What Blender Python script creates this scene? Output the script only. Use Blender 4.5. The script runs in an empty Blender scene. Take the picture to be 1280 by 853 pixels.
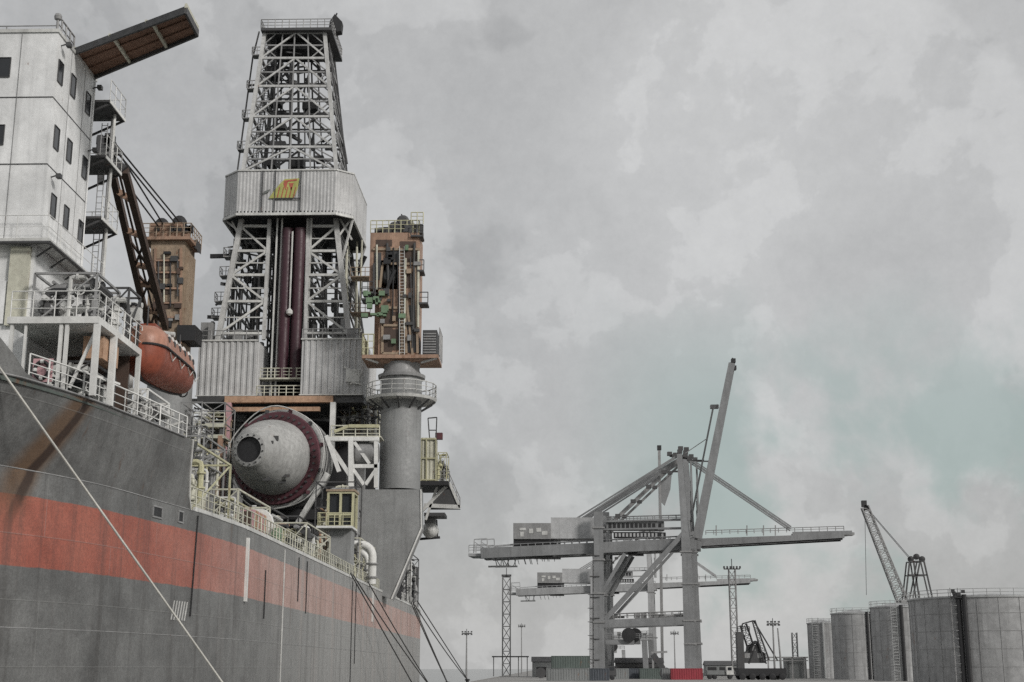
import bpy, math, random
from math import sin, cos, tan, pi, radians, hypot, sqrt
from mathutils import Vector as V, Matrix

rnd = random.Random(7)
sc = bpy.context.scene
col = sc.collection

# ------------------------------------------------------------------ camera model
F, PITCH, HEAD, CZ = 1704.0, radians(13.5), radians(1.31), 2.6

def ray(px, py):
    x = (px - 640) / F; u = -(py - 426.5) / F
    a, b, c_ = x, cos(PITCH) - u * sin(PITCH), sin(PITCH) + u * cos(PITCH)
    c, s = cos(HEAD), sin(HEAD)
    return V((a * c - b * s, a * s + b * c, c_))

def AY(px, py, Y, k=0.0):
    """point of the real vertical plane Y = Y0 + k X that is seen in that direction"""
    r = ray(px, py); t = Y / (r.y - k * r.x)
    return V((r.x * t, r.y * t, CZ + r.z * t))

def AX(px, py, X):
    r = ray(px, py); t = X / r.x
    return V((X, r.y * t, CZ + r.z * t))

def AZ(px, py, Z):
    r = ray(px, py); t = (Z - CZ) / r.z
    return V((r.x * t, r.y * t, Z))

# ------------------------------------------------------------------ materials
MATS = {}

def nodes_of(name):
    m = bpy.data.materials.new(name); m.use_nodes = True
    nt = m.node_tree; nt.nodes.clear()
    out = nt.nodes.new('ShaderNodeOutputMaterial')
    bs = nt.nodes.new('ShaderNodeBsdfPrincipled')
    nt.links.new(bs.outputs[0], out.inputs[0])
    return m, nt, bs

def noise(nt, vec, scale, detail=6, rough=.6):
    n = nt.nodes.new('ShaderNodeTexNoise')
    n.inputs['Scale'].default_value = scale
    n.inputs['Detail'].default_value = detail
    n.inputs['Roughness'].default_value = rough
    nt.links.new(vec, n.inputs['Vector'])
    return n.outputs['Fac']

def ramp(nt, fac, a, b):
    n = nt.nodes.new('ShaderNodeMapRange')
    n.interpolation_type = 'SMOOTHSTEP'
    n.inputs['From Min'].default_value = a; n.inputs['From Max'].default_value = b
    nt.links.new(fac, n.inputs['Value'])
    return n.outputs['Result']

def mixc(nt, fac, a, b, mode='MIX'):
    n = nt.nodes.new('ShaderNodeMix'); n.data_type = 'RGBA'; n.blend_type = mode
    for val, sock in ((fac, n.inputs[0]), (a, n.inputs[6]), (b, n.inputs[7])):
        if hasattr(val, 'is_output'): nt.links.new(val, sock)
        elif isinstance(val, (int, float)): sock.default_value = val
        else: sock.default_value = (*val[:3], 1)
    return n.outputs[2]

def math_(nt, op, a, b=None, c=None, clamp=False):
    n = nt.nodes.new('ShaderNodeMath'); n.operation = op; n.use_clamp = clamp
    for i, v in enumerate((a, b, c)):
        if v is None: continue
        if hasattr(v, 'is_output'): nt.links.new(v, n.inputs[i])
        else: n.inputs[i].default_value = v
    return n.outputs[0]

def mapping(nt, vec, scale):
    n = nt.nodes.new('ShaderNodeMapping'); n.inputs['Scale'].default_value = scale
    nt.links.new(vec, n.inputs['Vector']); return n.outputs[0]

RUST = (0.16, 0.062, 0.025)

def mat(name, c, rough=.6, metal=0., grime=.5, streak=.4, rust=0., size=1.0, bump=.15):
    m, nt, bs = nodes_of(name)
    tc = nt.nodes.new('ShaderNodeTexCoord').outputs['Object']
    big = ramp(nt, noise(nt, tc, .35 / size), .3, .72)
    fine = ramp(nt, noise(nt, tc, 2.6 / size, 8, .7), .3, .75)
    st = ramp(nt, noise(nt, mapping(nt, tc, (2.2 / size, 2.2 / size, .12 / size)), 1.0, 5, .65), .46, .74)
    dark = tuple(x * .45 for x in c); lite = tuple(min(.9, x * 1.12) for x in c)
    k = mixc(nt, big, tuple(x * .82 for x in c), lite)
    k = mixc(nt, math_(nt, 'MULTIPLY', fine, grime * .8), k, dark)
    k = mixc(nt, math_(nt, 'MULTIPLY', st, streak), k, tuple(x * .35 + .008 for x in c))
    if rust > 0:
        rm = ramp(nt, noise(nt, mapping(nt, tc, (1, 1, .5)), 1.3 / size, 9, .72), .66 - .22 * rust, .78 - .16 * rust)
        k = mixc(nt, rm, k, RUST)
    nt.links.new(k, bs.inputs['Base Color'])
    bs.inputs['Metallic'].default_value = metal
    rr = nt.nodes.new('ShaderNodeMapRange')
    rr.inputs['To Min'].default_value = max(.05, rough - .12); rr.inputs['To Max'].default_value = min(1, rough + .2)
    nt.links.new(fine, rr.inputs['Value']); nt.links.new(rr.outputs[0], bs.inputs['Roughness'])
    if bump:
        b = nt.nodes.new('ShaderNodeBump'); b.inputs['Strength'].default_value = bump; b.inputs['Distance'].default_value = .05 * size
        nt.links.new(fine, b.inputs['Height']); nt.links.new(b.outputs[0], bs.inputs['Normal'])
    MATS[name] = m
    return m

mat('white_paint', (.74, .74, .72), .55, 0, .4, .3, .12)
mat('house_paint', (.78, .785, .785), .6, 0, .32, .32, .10)
mat('cream_paint', (.60, .59, .49), .55, 0, .6, .5, .3)
mat('yellow_paint', (.54, .52, .34), .55, 0, .6, .5, .35)
mat('steel_light', (.64, .64, .62), .5, 0, .6, .45, .2)
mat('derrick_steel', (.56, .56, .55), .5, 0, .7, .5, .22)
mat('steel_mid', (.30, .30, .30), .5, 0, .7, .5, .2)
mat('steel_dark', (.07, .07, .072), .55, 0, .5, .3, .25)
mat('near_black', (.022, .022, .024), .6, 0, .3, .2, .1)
mat('cladding_grey', (.50, .50, .50), .5, .0, .35, .4, .06)
mat('pedestal_grey', (.27, .275, .275), .6, 0, .4, .4, .03)
mat('crane_orange', (.40, .255, .18), .6, 0, .75, .65, .42)
mat('crane_tan', (.37, .28, .20), .6, 0, .75, .65, .35)
mat('boom_brown', (.085, .055, .042), .6, 0, .6, .5, .3)
mat('teal_panel', (.36, .50, .50), .55, 0, .4, .4, .1)
mat('maroon', (.060, .022, .032), .45, 0, .5, .5, .1)
mat('flange_red', (.115, .040, .052), .55, 0, .8, .4, .3)
mat('dome_grey', (.42, .42, .41), .5, 0, .8, .4, .2)
mat('boat_orange', (.31, .080, .045), .5, 0, .8, .45, .0)
mat('boat_pale', (.40, .20, .14), .5, 0, .7, .5, .0)
mat('rust_beam', (.52, .33, .22), .65, 0, .7, .5, .5)
mat('wing_brown', (.22, .125, .085), .8, 0, .7, .15, .35)
mat('pink_paint', (.60, .36, .38), .6, 0, .5, .3, .0)
mat('glass_dark', (.03, .033, .037), .08, 0, .2, .1, 0, bump=0)
mat('rope_pale', (.55, .54, .50), .9, 0, .4, 0, 0, .3)
mat('rope_dark', (.05, .05, .05), .9, 0, .4, 0, 0, .3)
mat('emblem_yellow', (.42, .42, .13), .6, 0, .5, .3, 0)
mat('emblem_red', (.42, .11, .07), .6, 0, .5, .2, 0)
mat('emblem_grey', (.16, .17, .16), .6, 0, .4, .2, 0)
mat('deck_green', (.10, .12, .11), .8, 0, .6, .1, .4)
mat('crane_grey', (.25, .255, .26), .5, 0, .5, .4, .05, 3)
mat('crane_pale', (.48, .485, .49), .5, 0, .5, .4, .05, 3)
mat('crane_far', (.38, .385, .39), .5, 0, .5, .4, .05, 3)  # far crane: distance haze put into the paler grey
mat('tank_grey', (.37, .373, .375), .6, 0, .7, .75, .2, 3)
mat('tank_rim', (.40, .41, .41), .6, 0, .4, .3, .1, 3)
mat('box_red', (.30, .035, .05), .6, 0, .5, .4, .2, 2)
mat('box_grey', (.22, .23, .23), .6, 0, .5, .4, .3, 2)
mat('box_green', (.10, .125, .115), .6, 0, .5, .4, .3, 2)
mat('box_blue', (.075, .085, .10), .6, 0, .5, .4, .3, 2)
mat('concrete', (.30, .295, .285), .85, 0, .6, .15, 0, 6)
mat('green_gear', (.17, .26, .16), .6, 0, .6, .4, .3)

def hull_mat():
    m, nt, bs = nodes_of('hull_paint')
    tc = nt.nodes.new('ShaderNodeTexCoord').outputs['Object']
    sx = nt.nodes.new('ShaderNodeSeparateXYZ'); nt.links.new(tc, sx.inputs[0])
    y = math_(nt, 'ADD', sx.outputs[1], HULL_O.y); z = math_(nt, 'ADD', sx.outputs[2], HULL_O.z)
    big = ramp(nt, noise(nt, tc, .30, 9, .65), .34, .66)
    fine = ramp(nt, noise(nt, tc, 3.4, 8, .75), .28, .75)
    st = ramp(nt, noise(nt, mapping(nt, tc, (1.3, 1.3, .05)), 1.0, 6, .7), .46, .72)
    st2 = ramp(nt, noise(nt, mapping(nt, tc, (.55, .55, .03)), 1.0, 3, .6), .55, .66)
    grey = mixc(nt, big, (.125, .126, .125), (.215, .217, .214))
    aft = ramp(nt, y, 66, 120)                      # pale reflection on the after plating, put into the grey
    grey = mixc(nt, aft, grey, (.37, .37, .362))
    wob = math_(nt, 'MULTIPLY', math_(nt, 'SUBTRACT', noise(nt, tc, .9, 5), .5), .14)
    zb = math_(nt, 'ADD', z, wob)
    lo = ramp(nt, zb, 6.62, 6.68); hi = ramp(nt, zb, 9.56, 9.50)
    band = math_(nt, 'MULTIPLY', lo, hi)
    red = mixc(nt, big, (.36, .10, .068), (.45, .145, .10))
    sheen_red = mixc(nt, big, (.53, .38, .335), (.60, .46, .42))
    sheen = ramp(nt, math_(nt, 'ADD', y, math_(nt, 'MULTIPLY', wob, 60)), 62, 100)  # band pales aft: reflected light mixed into its red
    red = mixc(nt, math_(nt, 'MULTIPLY', sheen, .85), red, sheen_red)
    k = mixc(nt, band, grey, red)
    k = mixc(nt, math_(nt, 'MULTIPLY', fine, .26), k, (.035, .033, .032))
    k = mixc(nt, math_(nt, 'MULTIPLY', st, .48), k, (.055, .05, .047))
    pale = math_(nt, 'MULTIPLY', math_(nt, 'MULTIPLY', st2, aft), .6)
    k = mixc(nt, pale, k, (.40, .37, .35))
    # rust that ran down the flare from the forecastle scupper
    ln = math_(nt, 'ADD', math_(nt, 'SUBTRACT', y, 57.0), math_(nt, 'MULTIPLY', math_(nt, 'SUBTRACT', 13.8, z), .43))
    ln = math_(nt, 'ADD', ln, math_(nt, 'MULTIPLY', wob, 2.5))
    near = ramp(nt, math_(nt, 'ABSOLUTE', ln), 1.25, .35)
    core = ramp(nt, math_(nt, 'ABSOLUTE', math_(nt, 'SUBTRACT', ln, .35)), .36, .16)
    fall = ramp(nt, z, 7.6, 10.5)
    k = mixc(nt, math_(nt, 'MULTIPLY', math_(nt, 'MULTIPLY', near, fall), .85), k, (.135, .074, .036))
    k = mixc(nt, math_(nt, 'MULTIPLY', math_(nt, 'MULTIPLY', core, fall), .92), k, (.035, .018, .012))
    rm = ramp(nt, noise(nt, mapping(nt, tc, (1, 1, .35)), .9, 9, .72), .66, .76)
    k = mixc(nt, math_(nt, 'MULTIPLY', rm, .6), k, (.13, .06, .03))
    run = ramp(nt, noise(nt, mapping(nt, tc, (.9, .9, .07)), 1.4, 6, .75), .60, .70)
    runz = ramp(nt, z, 2, 10.5)
    k = mixc(nt, math_(nt, 'MULTIPLY', math_(nt, 'MULTIPLY', run, runz), .55), k, (.12, .065, .04))
    scr = ramp(nt, noise(nt, mapping(nt, tc, (.5, .25, 3.0)), 1.2, 8, .8), .63, .72)
    k = mixc(nt, math_(nt, 'MULTIPLY', scr, .4), k, (.30, .29, .28))
    gr = ramp(nt, noise(nt, tc, 11, 4, .8), .35, .68)
    k = mixc(nt, math_(nt, 'MULTIPLY', gr, .32), k, (.025, .024, .024))
    # plate seams
    br = nt.nodes.new('ShaderNodeTexBrick')
    cb = nt.nodes.new('ShaderNodeCombineXYZ'); nt.links.new(y, cb.inputs[0]); nt.links.new(z, cb.inputs[1])
    nt.links.new(cb.outputs[0], br.inputs['Vector'])
    br.inputs['Scale'].default_value = 1; br.inputs['Brick Width'].default_value = 9.5; br.inputs['Row Height'].default_value = 2.65
    br.inputs['Mortar Size'].default_value = .03; br.inputs['Mortar Smooth'].default_value = .3; br.inputs['Bias'].default_value = 0
    k = mixc(nt, math_(nt, 'MULTIPLY', br.outputs['Fac'], .2), k, (.30, .30, .29))
    nt.links.new(k, bs.inputs['Base Color'])
    bs.inputs['Roughness'].default_value = .55
    hgt = math_(nt, 'ADD', math_(nt, 'MULTIPLY', noise(nt, tc, .55, 3), .8), math_(nt, 'ADD', math_(nt, 'MULTIPLY', fine, .06), math_(nt, 'MULTIPLY', br.outputs['Fac'], .25)))
    b = nt.nodes.new('ShaderNodeBump'); b.inputs['Strength'].default_value = .55; b.inputs['Distance'].default_value = .15
    nt.links.new(hgt, b.inputs['Height']); nt.links.new(b.outputs[0], bs.inputs['Normal'])
    MATS['hull_paint'] = m

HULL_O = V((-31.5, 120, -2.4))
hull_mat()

# ------------------------------------------------------------------ mesh builder
class MB:
    def __init__(s): s.v = []; s.f = []
    def add(s, vs, fs):
        n = len(s.v); s.v += [V(p) for p in vs]; s.f += [tuple(i + n for i in f) for f in fs]; return s
    def box(s, c, d, rz=0, M=None):
        x, y, z = d[0] / 2, d[1] / 2, d[2] / 2
        R = Matrix.Rotation(rz, 3, 'Z')
        vs = [V(c) + R @ V((a * x, b * y, e * z)) for a in (-1, 1) for b in (-1, 1) for e in (-1, 1)]
        return s.add(vs, [(0, 1, 3, 2), (4, 6, 7, 5), (0, 4, 5, 1), (2, 3, 7, 6), (0, 2, 6, 4), (1, 5, 7, 3)])
    def mm(s, a, b):
        return s.box([(p + q) / 2 for p, q in zip(a, b)], [abs(q - p) for p, q in zip(a, b)])
    def bar(s, p, q, w, h=None, up=(0, 0, 1)):
        h = h or w; p, q = V(p), V(q); d = (q - p)
        if d.length < 1e-6: return s
        d.normalize(); up = V(up)
        if abs(d.dot(up)) > .97: up = V((0, 1, 0)) if abs(d.y) < .9 else V((1, 0, 0))
        a = d.cross(up).normalized() * w / 2; b = a.cross(d).normalized() * h / 2
        vs = [p - a - b, p + a - b, p + a + b, p - a + b, q - a - b, q + a - b, q + a + b, q - a + b]
        return s.add(vs, [(3, 2, 1, 0), (4, 5, 6, 7), (0, 1, 5, 4), (1, 2, 6, 5), (2, 3, 7, 6), (3, 0, 4, 7)])
    def taper(s, p, q, w0, h0, w1, h1, up=(0, 0, 1)):
        p, q = V(p), V(q); d = (q - p).normalized(); up = V(up)
        if abs(d.dot(up)) > .97: up = V((0, 1, 0))
        a = d.cross(up).normalized(); b = a.cross(d).normalized()
        vs = []
        for o, w, h in ((p, w0, h0), (q, w1, h1)):
            vs += [o - a * w / 2 - b * h / 2, o + a * w / 2 - b * h / 2, o + a * w / 2 + b * h / 2, o - a * w / 2 + b * h / 2]
        return s.add(vs, [(3, 2, 1, 0), (4, 5, 6, 7), (0, 1, 5, 4), (1, 2, 6, 5), (2, 3, 7, 6), (3, 0, 4, 7)])
    def tube(s, p, q, r, n=8, r2=None):
        p, q = V(p), V(q); d = q - p
        if d.length < 1e-6: return s
        d.normalize(); r2 = r if r2 is None else r2
        a = d.orthogonal().normalized(); b = d.cross(a)
        vs = []
        for o, rr in ((p, r), (q, r2)):
            vs += [o + (a * cos(2 * pi * i / n) + b * sin(2 * pi * i / n)) * rr for i in range(n)]
        fs = [(i, (i + 1) % n, n + (i + 1) % n, n + i) for i in range(n)] + [tuple(range(n - 1, -1, -1)), tuple(range(n, 2 * n))]
        return s.add(vs, fs)
    def path(s, pts, r, n=6):
        pts = [V(p) for p in pts]
        k = len(pts); vs = []
        ref = None
        for i, p in enumerate(pts):
            d = (pts[min(i + 1, k - 1)] - pts[max(i - 1, 0)]).normalized()
            if ref is None: ref = d.orthogonal().normalized()
            a = (ref - d * ref.dot(d)).normalized(); ref = a; b = d.cross(a)
            vs += [p + (a * cos(2 * pi * j / n) + b * sin(2 * pi * j / n)) * r for j in range(n)]
        fs = [(i * n + j, i * n + (j + 1) % n, (i + 1) * n + (j + 1) % n, (i + 1) * n + j) for i in range(k - 1) for j in range(n)]
        fs += [tuple(range(n - 1, -1, -1)), tuple(range((k - 1) * n, k * n))]
        return s.add(vs, fs)
    def lathe(s, o, axis, prof, n=32, cap=True):
        o, d = V(o), V(axis).normalized(); a = d.orthogonal().normalized(); b = d.cross(a)
        vs = []
        for t, r in prof:
            vs += [o + d * t + (a * cos(2 * pi * j / n) + b * sin(2 * pi * j / n)) * max(r, 1e-3) for j in range(n)]
        k = len(prof)
        fs = [(i * n + j, i * n + (j + 1) % n, (i + 1) * n + (j + 1) % n, (i + 1) * n + j) for i in range(k - 1) for j in range(n)]
        if cap: fs += [tuple(range(n - 1, -1, -1)), tuple(range((k - 1) * n, k * n))]
        return s.add(vs, fs)
    def prism(s, poly, ext):
        n = len(poly); ext = V(ext); vs = [V(p) for p in poly] + [V(p) + ext for p in poly]
        return s.add(vs, [tuple(range(n - 1, -1, -1)), tuple(range(n, 2 * n))] + [(i, (i + 1) % n, n + (i + 1) % n, n + i) for i in range(n)])
    def rail(s, pts, h=1.1, step=1.6, r=.035, rows=3):
        pts = [V(p) for p in pts]
        for p, q in zip(pts, pts[1:]):
            L = (q - p).length; n = max(1, int(round(L / step)))
            for i in range(n + 1):
                o = p.lerp(q, i / n); s.tube(o, o + V((0, 0, h)), r, 5)
            for j in range(rows):
                u = V((0, 0, h * (j + 1) / rows)); s.tube(p + u, q + u, r * (1 if j == rows - 1 else .7), 5)
        return s
    def truss(s, p, q, w, h, n, rm, rb, up=(0, 0, 1), taper=1.0):
        """square lattice boom from p to q"""
        p, q = V(p), V(q); d = (q - p).normalized(); up = V(up)
        if abs(d.dot(up)) > .97: up = V((0, 1, 0))
        a = d.cross(up).normalized(); b = a.cross(d).normalized()
        def node(i, j):
            t = i / n; k = 1 + (taper - 1) * t; o = p.lerp(q, t)
            sa, sb = ((-1, -1), (1, -1), (1, 1), (-1, 1))[j]
            return o + a * sa * w / 2 * k + b * sb * h / 2 * k
        for j in range(4): s.bar(node(0, j), node(n, j), rm)
        for i in range(n):
            for j in range(4):
                k = (j + 1) % 4
                s.bar(node(i, j), node(i, k), rb)
                if i % 2: s.bar(node(i, j), node(i + 1, k), rb)
                else: s.bar(node(i, k), node(i + 1, j), rb)
        return s
    def corr(s, p, u, up, wid, hei, pitch=.6, dep=.14):
        """corrugated sheet with thickness: from p along u (wid) and up (hei)"""
        p, u = V(p), V(u).normalized(); n = V(u).cross(V(up)).normalized(); up = V(up).normalized()
        k = max(2, int(round(wid / pitch))); pw = wid / k; xs = []
        for i in range(k):
            xs += [(i * pw, 0), (i * pw + .35 * pw, 0), (i * pw + .5 * pw, dep), (i * pw + .85 * pw, dep)]
        xs.append((wid, 0))
        poly = [p + u * x + n * y for x, y in xs] + [p + u * wid - n * .08, p - n * .08]
        m = len(xs); vs = poly + [q + up * hei for q in poly]; N = len(poly)
        fs = [(i, (i + 1) % N, N + (i + 1) % N, N + i) for i in range(N)]
        for i in range(m - 1):     # caps as strips
            pass
        return s.add(vs, fs + [tuple(range(N - 1, -1, -1)), tuple(range(N, 2 * N))])
    def build(s, name, m, parent=None, smooth=False):
        me = bpy.data.meshes.new(name)
        if parent is not None: o0 = V(parent['_o'])
        else:
            xs = [p.x for p in s.v]; ys = [p.y for p in s.v]; zs = [p.z for p in s.v]
            o0 = V(((min(xs) + max(xs)) / 2, (min(ys) + max(ys)) / 2, min(zs)))
        me.from_pydata([tuple(p - o0) for p in s.v], [], s.f)
        me.materials.append(MATS[m] if isinstance(m, str) else m)
        import bmesh
        bm = bmesh.new(); bm.from_mesh(me)
        bmesh.ops.recalc_face_normals(bm, faces=bm.faces)
        bm.to_mesh(me); bm.free()
        if smooth:
            me.polygons.foreach_set('use_smooth', [True] * len(me.polygons))
            me.set_sharp_from_angle(angle=radians(38))
        me.update()
        o = bpy.data.objects.new(name, me); col.objects.link(o)
        if parent is not None: o.parent = parent; o['_o'] = tuple(o0)
        else: o.location = o0; o['_o'] = tuple(o0)
        return o

def islands(mb, name, m, parent, smooth=False, join=None):
    """each loose piece of the builder becomes an object of its own"""
    par = list(range(len(mb.v)))
    def find(a):
        while par[a] != a: par[a] = par[par[a]]; a = par[a]
        return a
    for f in mb.f:
        for i in f[1:]: par[find(i)] = find(f[0])
    g = {}
    for f in mb.f: g.setdefault(find(f[0]), []).append(f)
    r = None
    for fs in g.values():
        ids = sorted({i for f in fs for i in f}); ix = {k: n for n, k in enumerate(ids)}
        b2 = MB(); b2.add([mb.v[i] for i in ids], [tuple(ix[i] for i in f) for f in fs]); r = b2.build(name, m, parent, smooth)
    return r

def tag(o, label=None, cat=None, group=None, kind=None):
    if label: o['label'] = label
    if cat: o['category'] = cat
    if group: o['group'] = group
    if kind: o['kind'] = kind
    return o

def thing(name, label, cat, loc, group=None):
    o = bpy.data.objects.new(name, None); col.objects.link(o)
    o.location = loc; o['_o'] = tuple(loc); o.empty_display_size = .5
    return tag(o, label, cat, group)

def copy_thing(t, loc, rz=0, scale=1, label=None, group=None):
    c = t.copy(); col.objects.link(c); c.location = loc; c.rotation_euler = (0, 0, rz); c.scale = (scale,) * 3
    if label: c['label'] = label
    if group: c['group'] = group
    for ch in list(t.children):
        d = ch.copy(); col.objects.link(d); d.parent = c
        for g in list(ch.children):
            e = g.copy(); col.objects.link(e); e.parent = d
    return c

# ================================================================== setting
def sheet(name, x0, x1, y0, y1, z, m, label, nx=1):
    b = MB().mm((x0, y0, z - .6), (x1, y1, z))
    o = b.build(name, m); tag(o, label, None, None, 'structure'); return o

def water_mat():
    m, nt, bs = nodes_of('harbour_water')
    tc = nt.nodes.new('ShaderNodeTexCoord').outputs['Object']
    n = noise(nt, tc, .35, 6, .65)
    bs.inputs['Base Color'].default_value = (.035, .05, .048, 1); bs.inputs['Roughness'].default_value = .12
    b = nt.nodes.new('ShaderNodeBump'); b.inputs['Strength'].default_value = .35; b.inputs['Distance'].default_value = .3
    nt.links.new(n, b.inputs['Height']); nt.links.new(b.outputs[0], bs.inputs['Normal'])
    MATS['harbour_water'] = m
water_mat()
sheet('water', -5000, 5000, -400, 9000, -2.4, 'harbour_water', 'grey green harbour water around the ship')
sheet('quay', -14.0, 5000, -60, 9000, 0.0, 'concrete', 'grey concrete quay running past the ship to the cranes')
kb = MB().mm((-14.02, -60, .0), (-13.5, 9000, .15)); tag(kb.build('kerb', 'concrete'), 'low concrete kerb along the quay edge', None, None, 'structure')

# ================================================================== ship hull
XC = -31.5
OUT = [(-31.5, 44.0), (-27.5, 47.2), (-24.2, 51), (-21.9, 54.6), (-19.9, 60.2), (-18.8, 67), (-18.0, 73), (-17.55, 80), (-17.5, 86), (-17.5, 197)]
def smooth_out():
    pts = []
    for i in range(len(OUT) - 1):
        p0 = OUT[max(i - 1, 0)]; p1 = OUT[i]; p2 = OUT[i + 1]; p3 = OUT[min(i + 2, len(OUT) - 1)]
        n = 6 if i < 8 else 16
        for k in range(n):
            t = k / n
            if i < 8 and i != 7:
                f = lambda a, b, c, d: .5 * (2 * b + (c - a) * t + (2 * a - 5 * b + 4 * c - d) * t * t + (3 * b - a - 3 * c + d) * t ** 3)
                pts.append((f(p0[0], p1[0], p2[0], p3[0]) if i < 6 else p1[0] + (p2[0] - p1[0]) * t, f(p0[1], p1[1], p2[1], p3[1]) if i < 6 else p1[1] + (p2[1] - p1[1]) * t))
            else: pts.append((p1[0] + (p2[0] - p1[0]) * t, p1[1] + (p2[1] - p1[1]) * t))
    pts.append(OUT[-1]); return pts
PLAN = smooth_out()
def hx(Y):
    for (x0, y0), (x1, y1) in zip(PLAN, PLAN[1:]):
        if y0 <= Y <= y1: return x0 + (x1 - x0) * (Y - y0) / max(1e-6, y1 - y0)
    return -17.5
def amp(Y): return 1.8 if Y < 53 else max(.8, 1.8 - .9 * (Y - 53) / 7)
def flare(i, z):
    x, y = PLAN[i]
    x0, y0 = PLAN[max(0, i - 1)]; x1, y1 = PLAN[min(len(PLAN) - 1, i + 1)]
    tx, ty = x1 - x0, y1 - y0; L = hypot(tx, ty); nx, ny = ty / L, -tx / L
    if i == 0: nx, ny = 0, -1
    f = max(0, z - 10.6) / 3.3 * amp(y)
    if z > 13.9: f = amp(y) * (1 + .15 * (z - 13.9) / 2)
    if z < 3 and y < 60: f = -(3 - z) * .12 * (60 - y) / 16
    return V((x + nx * f, y + ny * f, z))

ship = thing('drill_ship', 'large grey drill ship with broad orange band along its hull moored at the quay', 'ship', (XC, 120, -2.4))
def edge(Y, z, inset=0.0):
    """point on the starboard hull edge at that length and height"""
    best = min(range(len(PLAN)), key=lambda i: abs(PLAN[i][1] - Y))
    p = flare(best, z)
    i2 = best + (1 if p.y < Y else -1)
    i2 = min(max(i2, 0), len(PLAN) - 1); q = flare(i2, z)
    if abs(q.y - p.y) > 1e-6:
        t = (Y - p.y) / (q.y - p.y); p = p.lerp(q, t)
    return V((p.x - inset, p.y, z))

def hull():
    b = MB()
    zs = [-4.4, -2.4, 0, 3, 5, 6.65, 8, 9.5, 10.6]
    for side in (1, -1):
        def mir(p): return p if side == 1 else V((2 * XC - p.x, p.y, p.z))
        g = [[mir(flare(i, z)) for z in zs] for i in range(len(PLAN))]
        vs = [p for r in g for p in r]; n = len(zs)
        b.add(vs, [(i * n + j, (i + 1) * n + j, (i + 1) * n + j + 1, i * n + j + 1) for i in range(len(PLAN) - 1) for j in range(n - 1)])
        # forecastle strake
        zz = [10.6, 11.5, 12.4, 13.2, 13.9]
        ids = [i for i in range(len(PLAN)) if PLAN[i][1] <= 70.4]
        g = []
        for i in ids:
            row = []
            for z in zz:
                p = flare(i, z)
                if i == ids[-1]: p = edge(70.4 - 2.2 * ((z - 10.6) / 3.3) ** .7, z)
                row.append(mir(p))
            g.append(row)
        vs = [p for r in g for p in r]; n = len(zz)
        b.add(vs, [(i * n + j, (i + 1) * n + j, (i + 1) * n + j + 1, i * n + j + 1) for i in range(len(g) - 1) for j in range(n - 1)])
    s0 = PLAN[-1]
    b.add([(s0[0], s0[1], -4.4), (s0[0], s0[1], 10.6), (2 * XC - s0[0], s0[1], 10.6), (2 * XC - s0[0], s0[1], -4.4)], [(0, 1, 2, 3)])
    return b
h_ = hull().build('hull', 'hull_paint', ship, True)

# decks (inside the shell)
def deck(z, y0, y1, inset, name, m):
    pts = []
    ys = sorted({y for x, y in PLAN if y0 <= y <= y1} | {y0, y1})
    st = [edge(y, z, inset) for y in ys]
    poly = [V((min(max(p.x, XC), 0), max(p.y, y0), z - .25)) for p in st] + [V((max(2 * XC - p.x, -99), max(p.y, y0), z - .25)) for p in reversed(st)]
    return MB().prism(poly, (0, 0, .2)).build(name, m, ship)
deck(10.6, 62, 196.9, .06, 'main_deck', 'deck_green')
deck(13.9, 45.5, 68.2, .06, 'forecastle_deck', 'deck_green')
# forecastle break bulkhead
MB().mm((-44, 67.4, 10.6), (-19.1, 67.6, 13.7)).build('forecastle_bulkhead', 'steel_mid', ship)
# bulwark at the bow, sloping down to the deck edge
b = MB()
for side in (1, -1):
    rows = []
    ids = [i for i in range(len(PLAN)) if PLAN[i][1] <= 54.6]
    for i in ids:
        p = flare(i, 13.9); y = p.y
        top = 16.3 if y < 50.4 else 13.9 + 2.4 * max(0, (53.4 - y) / 3.0)
        q = flare(i, max(13.95, top)); rows.append((p, q))
    vs = []
    for p, q in rows:
        for r in (p, q, q + V((-.12, .08, 0)), p + V((-.12, .08, 0))):
            vs.append(r if side == 1 else V((2 * XC - r.x, r.y, r.z)))
    n = len(rows)
    b.add(vs, [(i * 4 + j, (i + 1) * 4 + j, (i + 1) * 4 + (j + 1) % 4, i * 4 + (j + 1) % 4) for i in range(n - 1) for j in range(4)])
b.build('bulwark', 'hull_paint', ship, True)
# rubbing line / weld beads seen as light lines
b = MB()
ys = [48 + i * 1.2 for i in range(124)]
b.path([edge(y, 10.6, -.0) for y in ys if y < 196.5], .035, 6)
b.path([edge(y, 13.9, -.03) for y in ys if y < 68.2], .05, 6)
b.build('sheer_bead', 'steel_mid', ship)
b = MB().path([edge(y, 4.2, .005) for y in ys if y < 196.5], .025, 5)
b.build('weld_bead', 'steel_mid', ship)
# gunwale bar along the main deck
b = MB()
for p, q in zip([y for y in range(71, 196, 5)], [y for y in range(76, 201, 5)]):
    b.bar(edge(p, 10.7, .05), edge(min(q, 196.8), 10.7, .05), .14, .22)
b.build('gunwale', 'steel_light', ship)
b = MB()
e0 = [edge(70.4 - 2.2 * ((z - 10.6) / 3.3) ** .7 + .03, z, -.01) for z in (10.6, 11.2, 12, 12.8, 13.4, 13.9)]
b.path(e0, .07, 6).build('break_edge', 'steel_light', ship)
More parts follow.
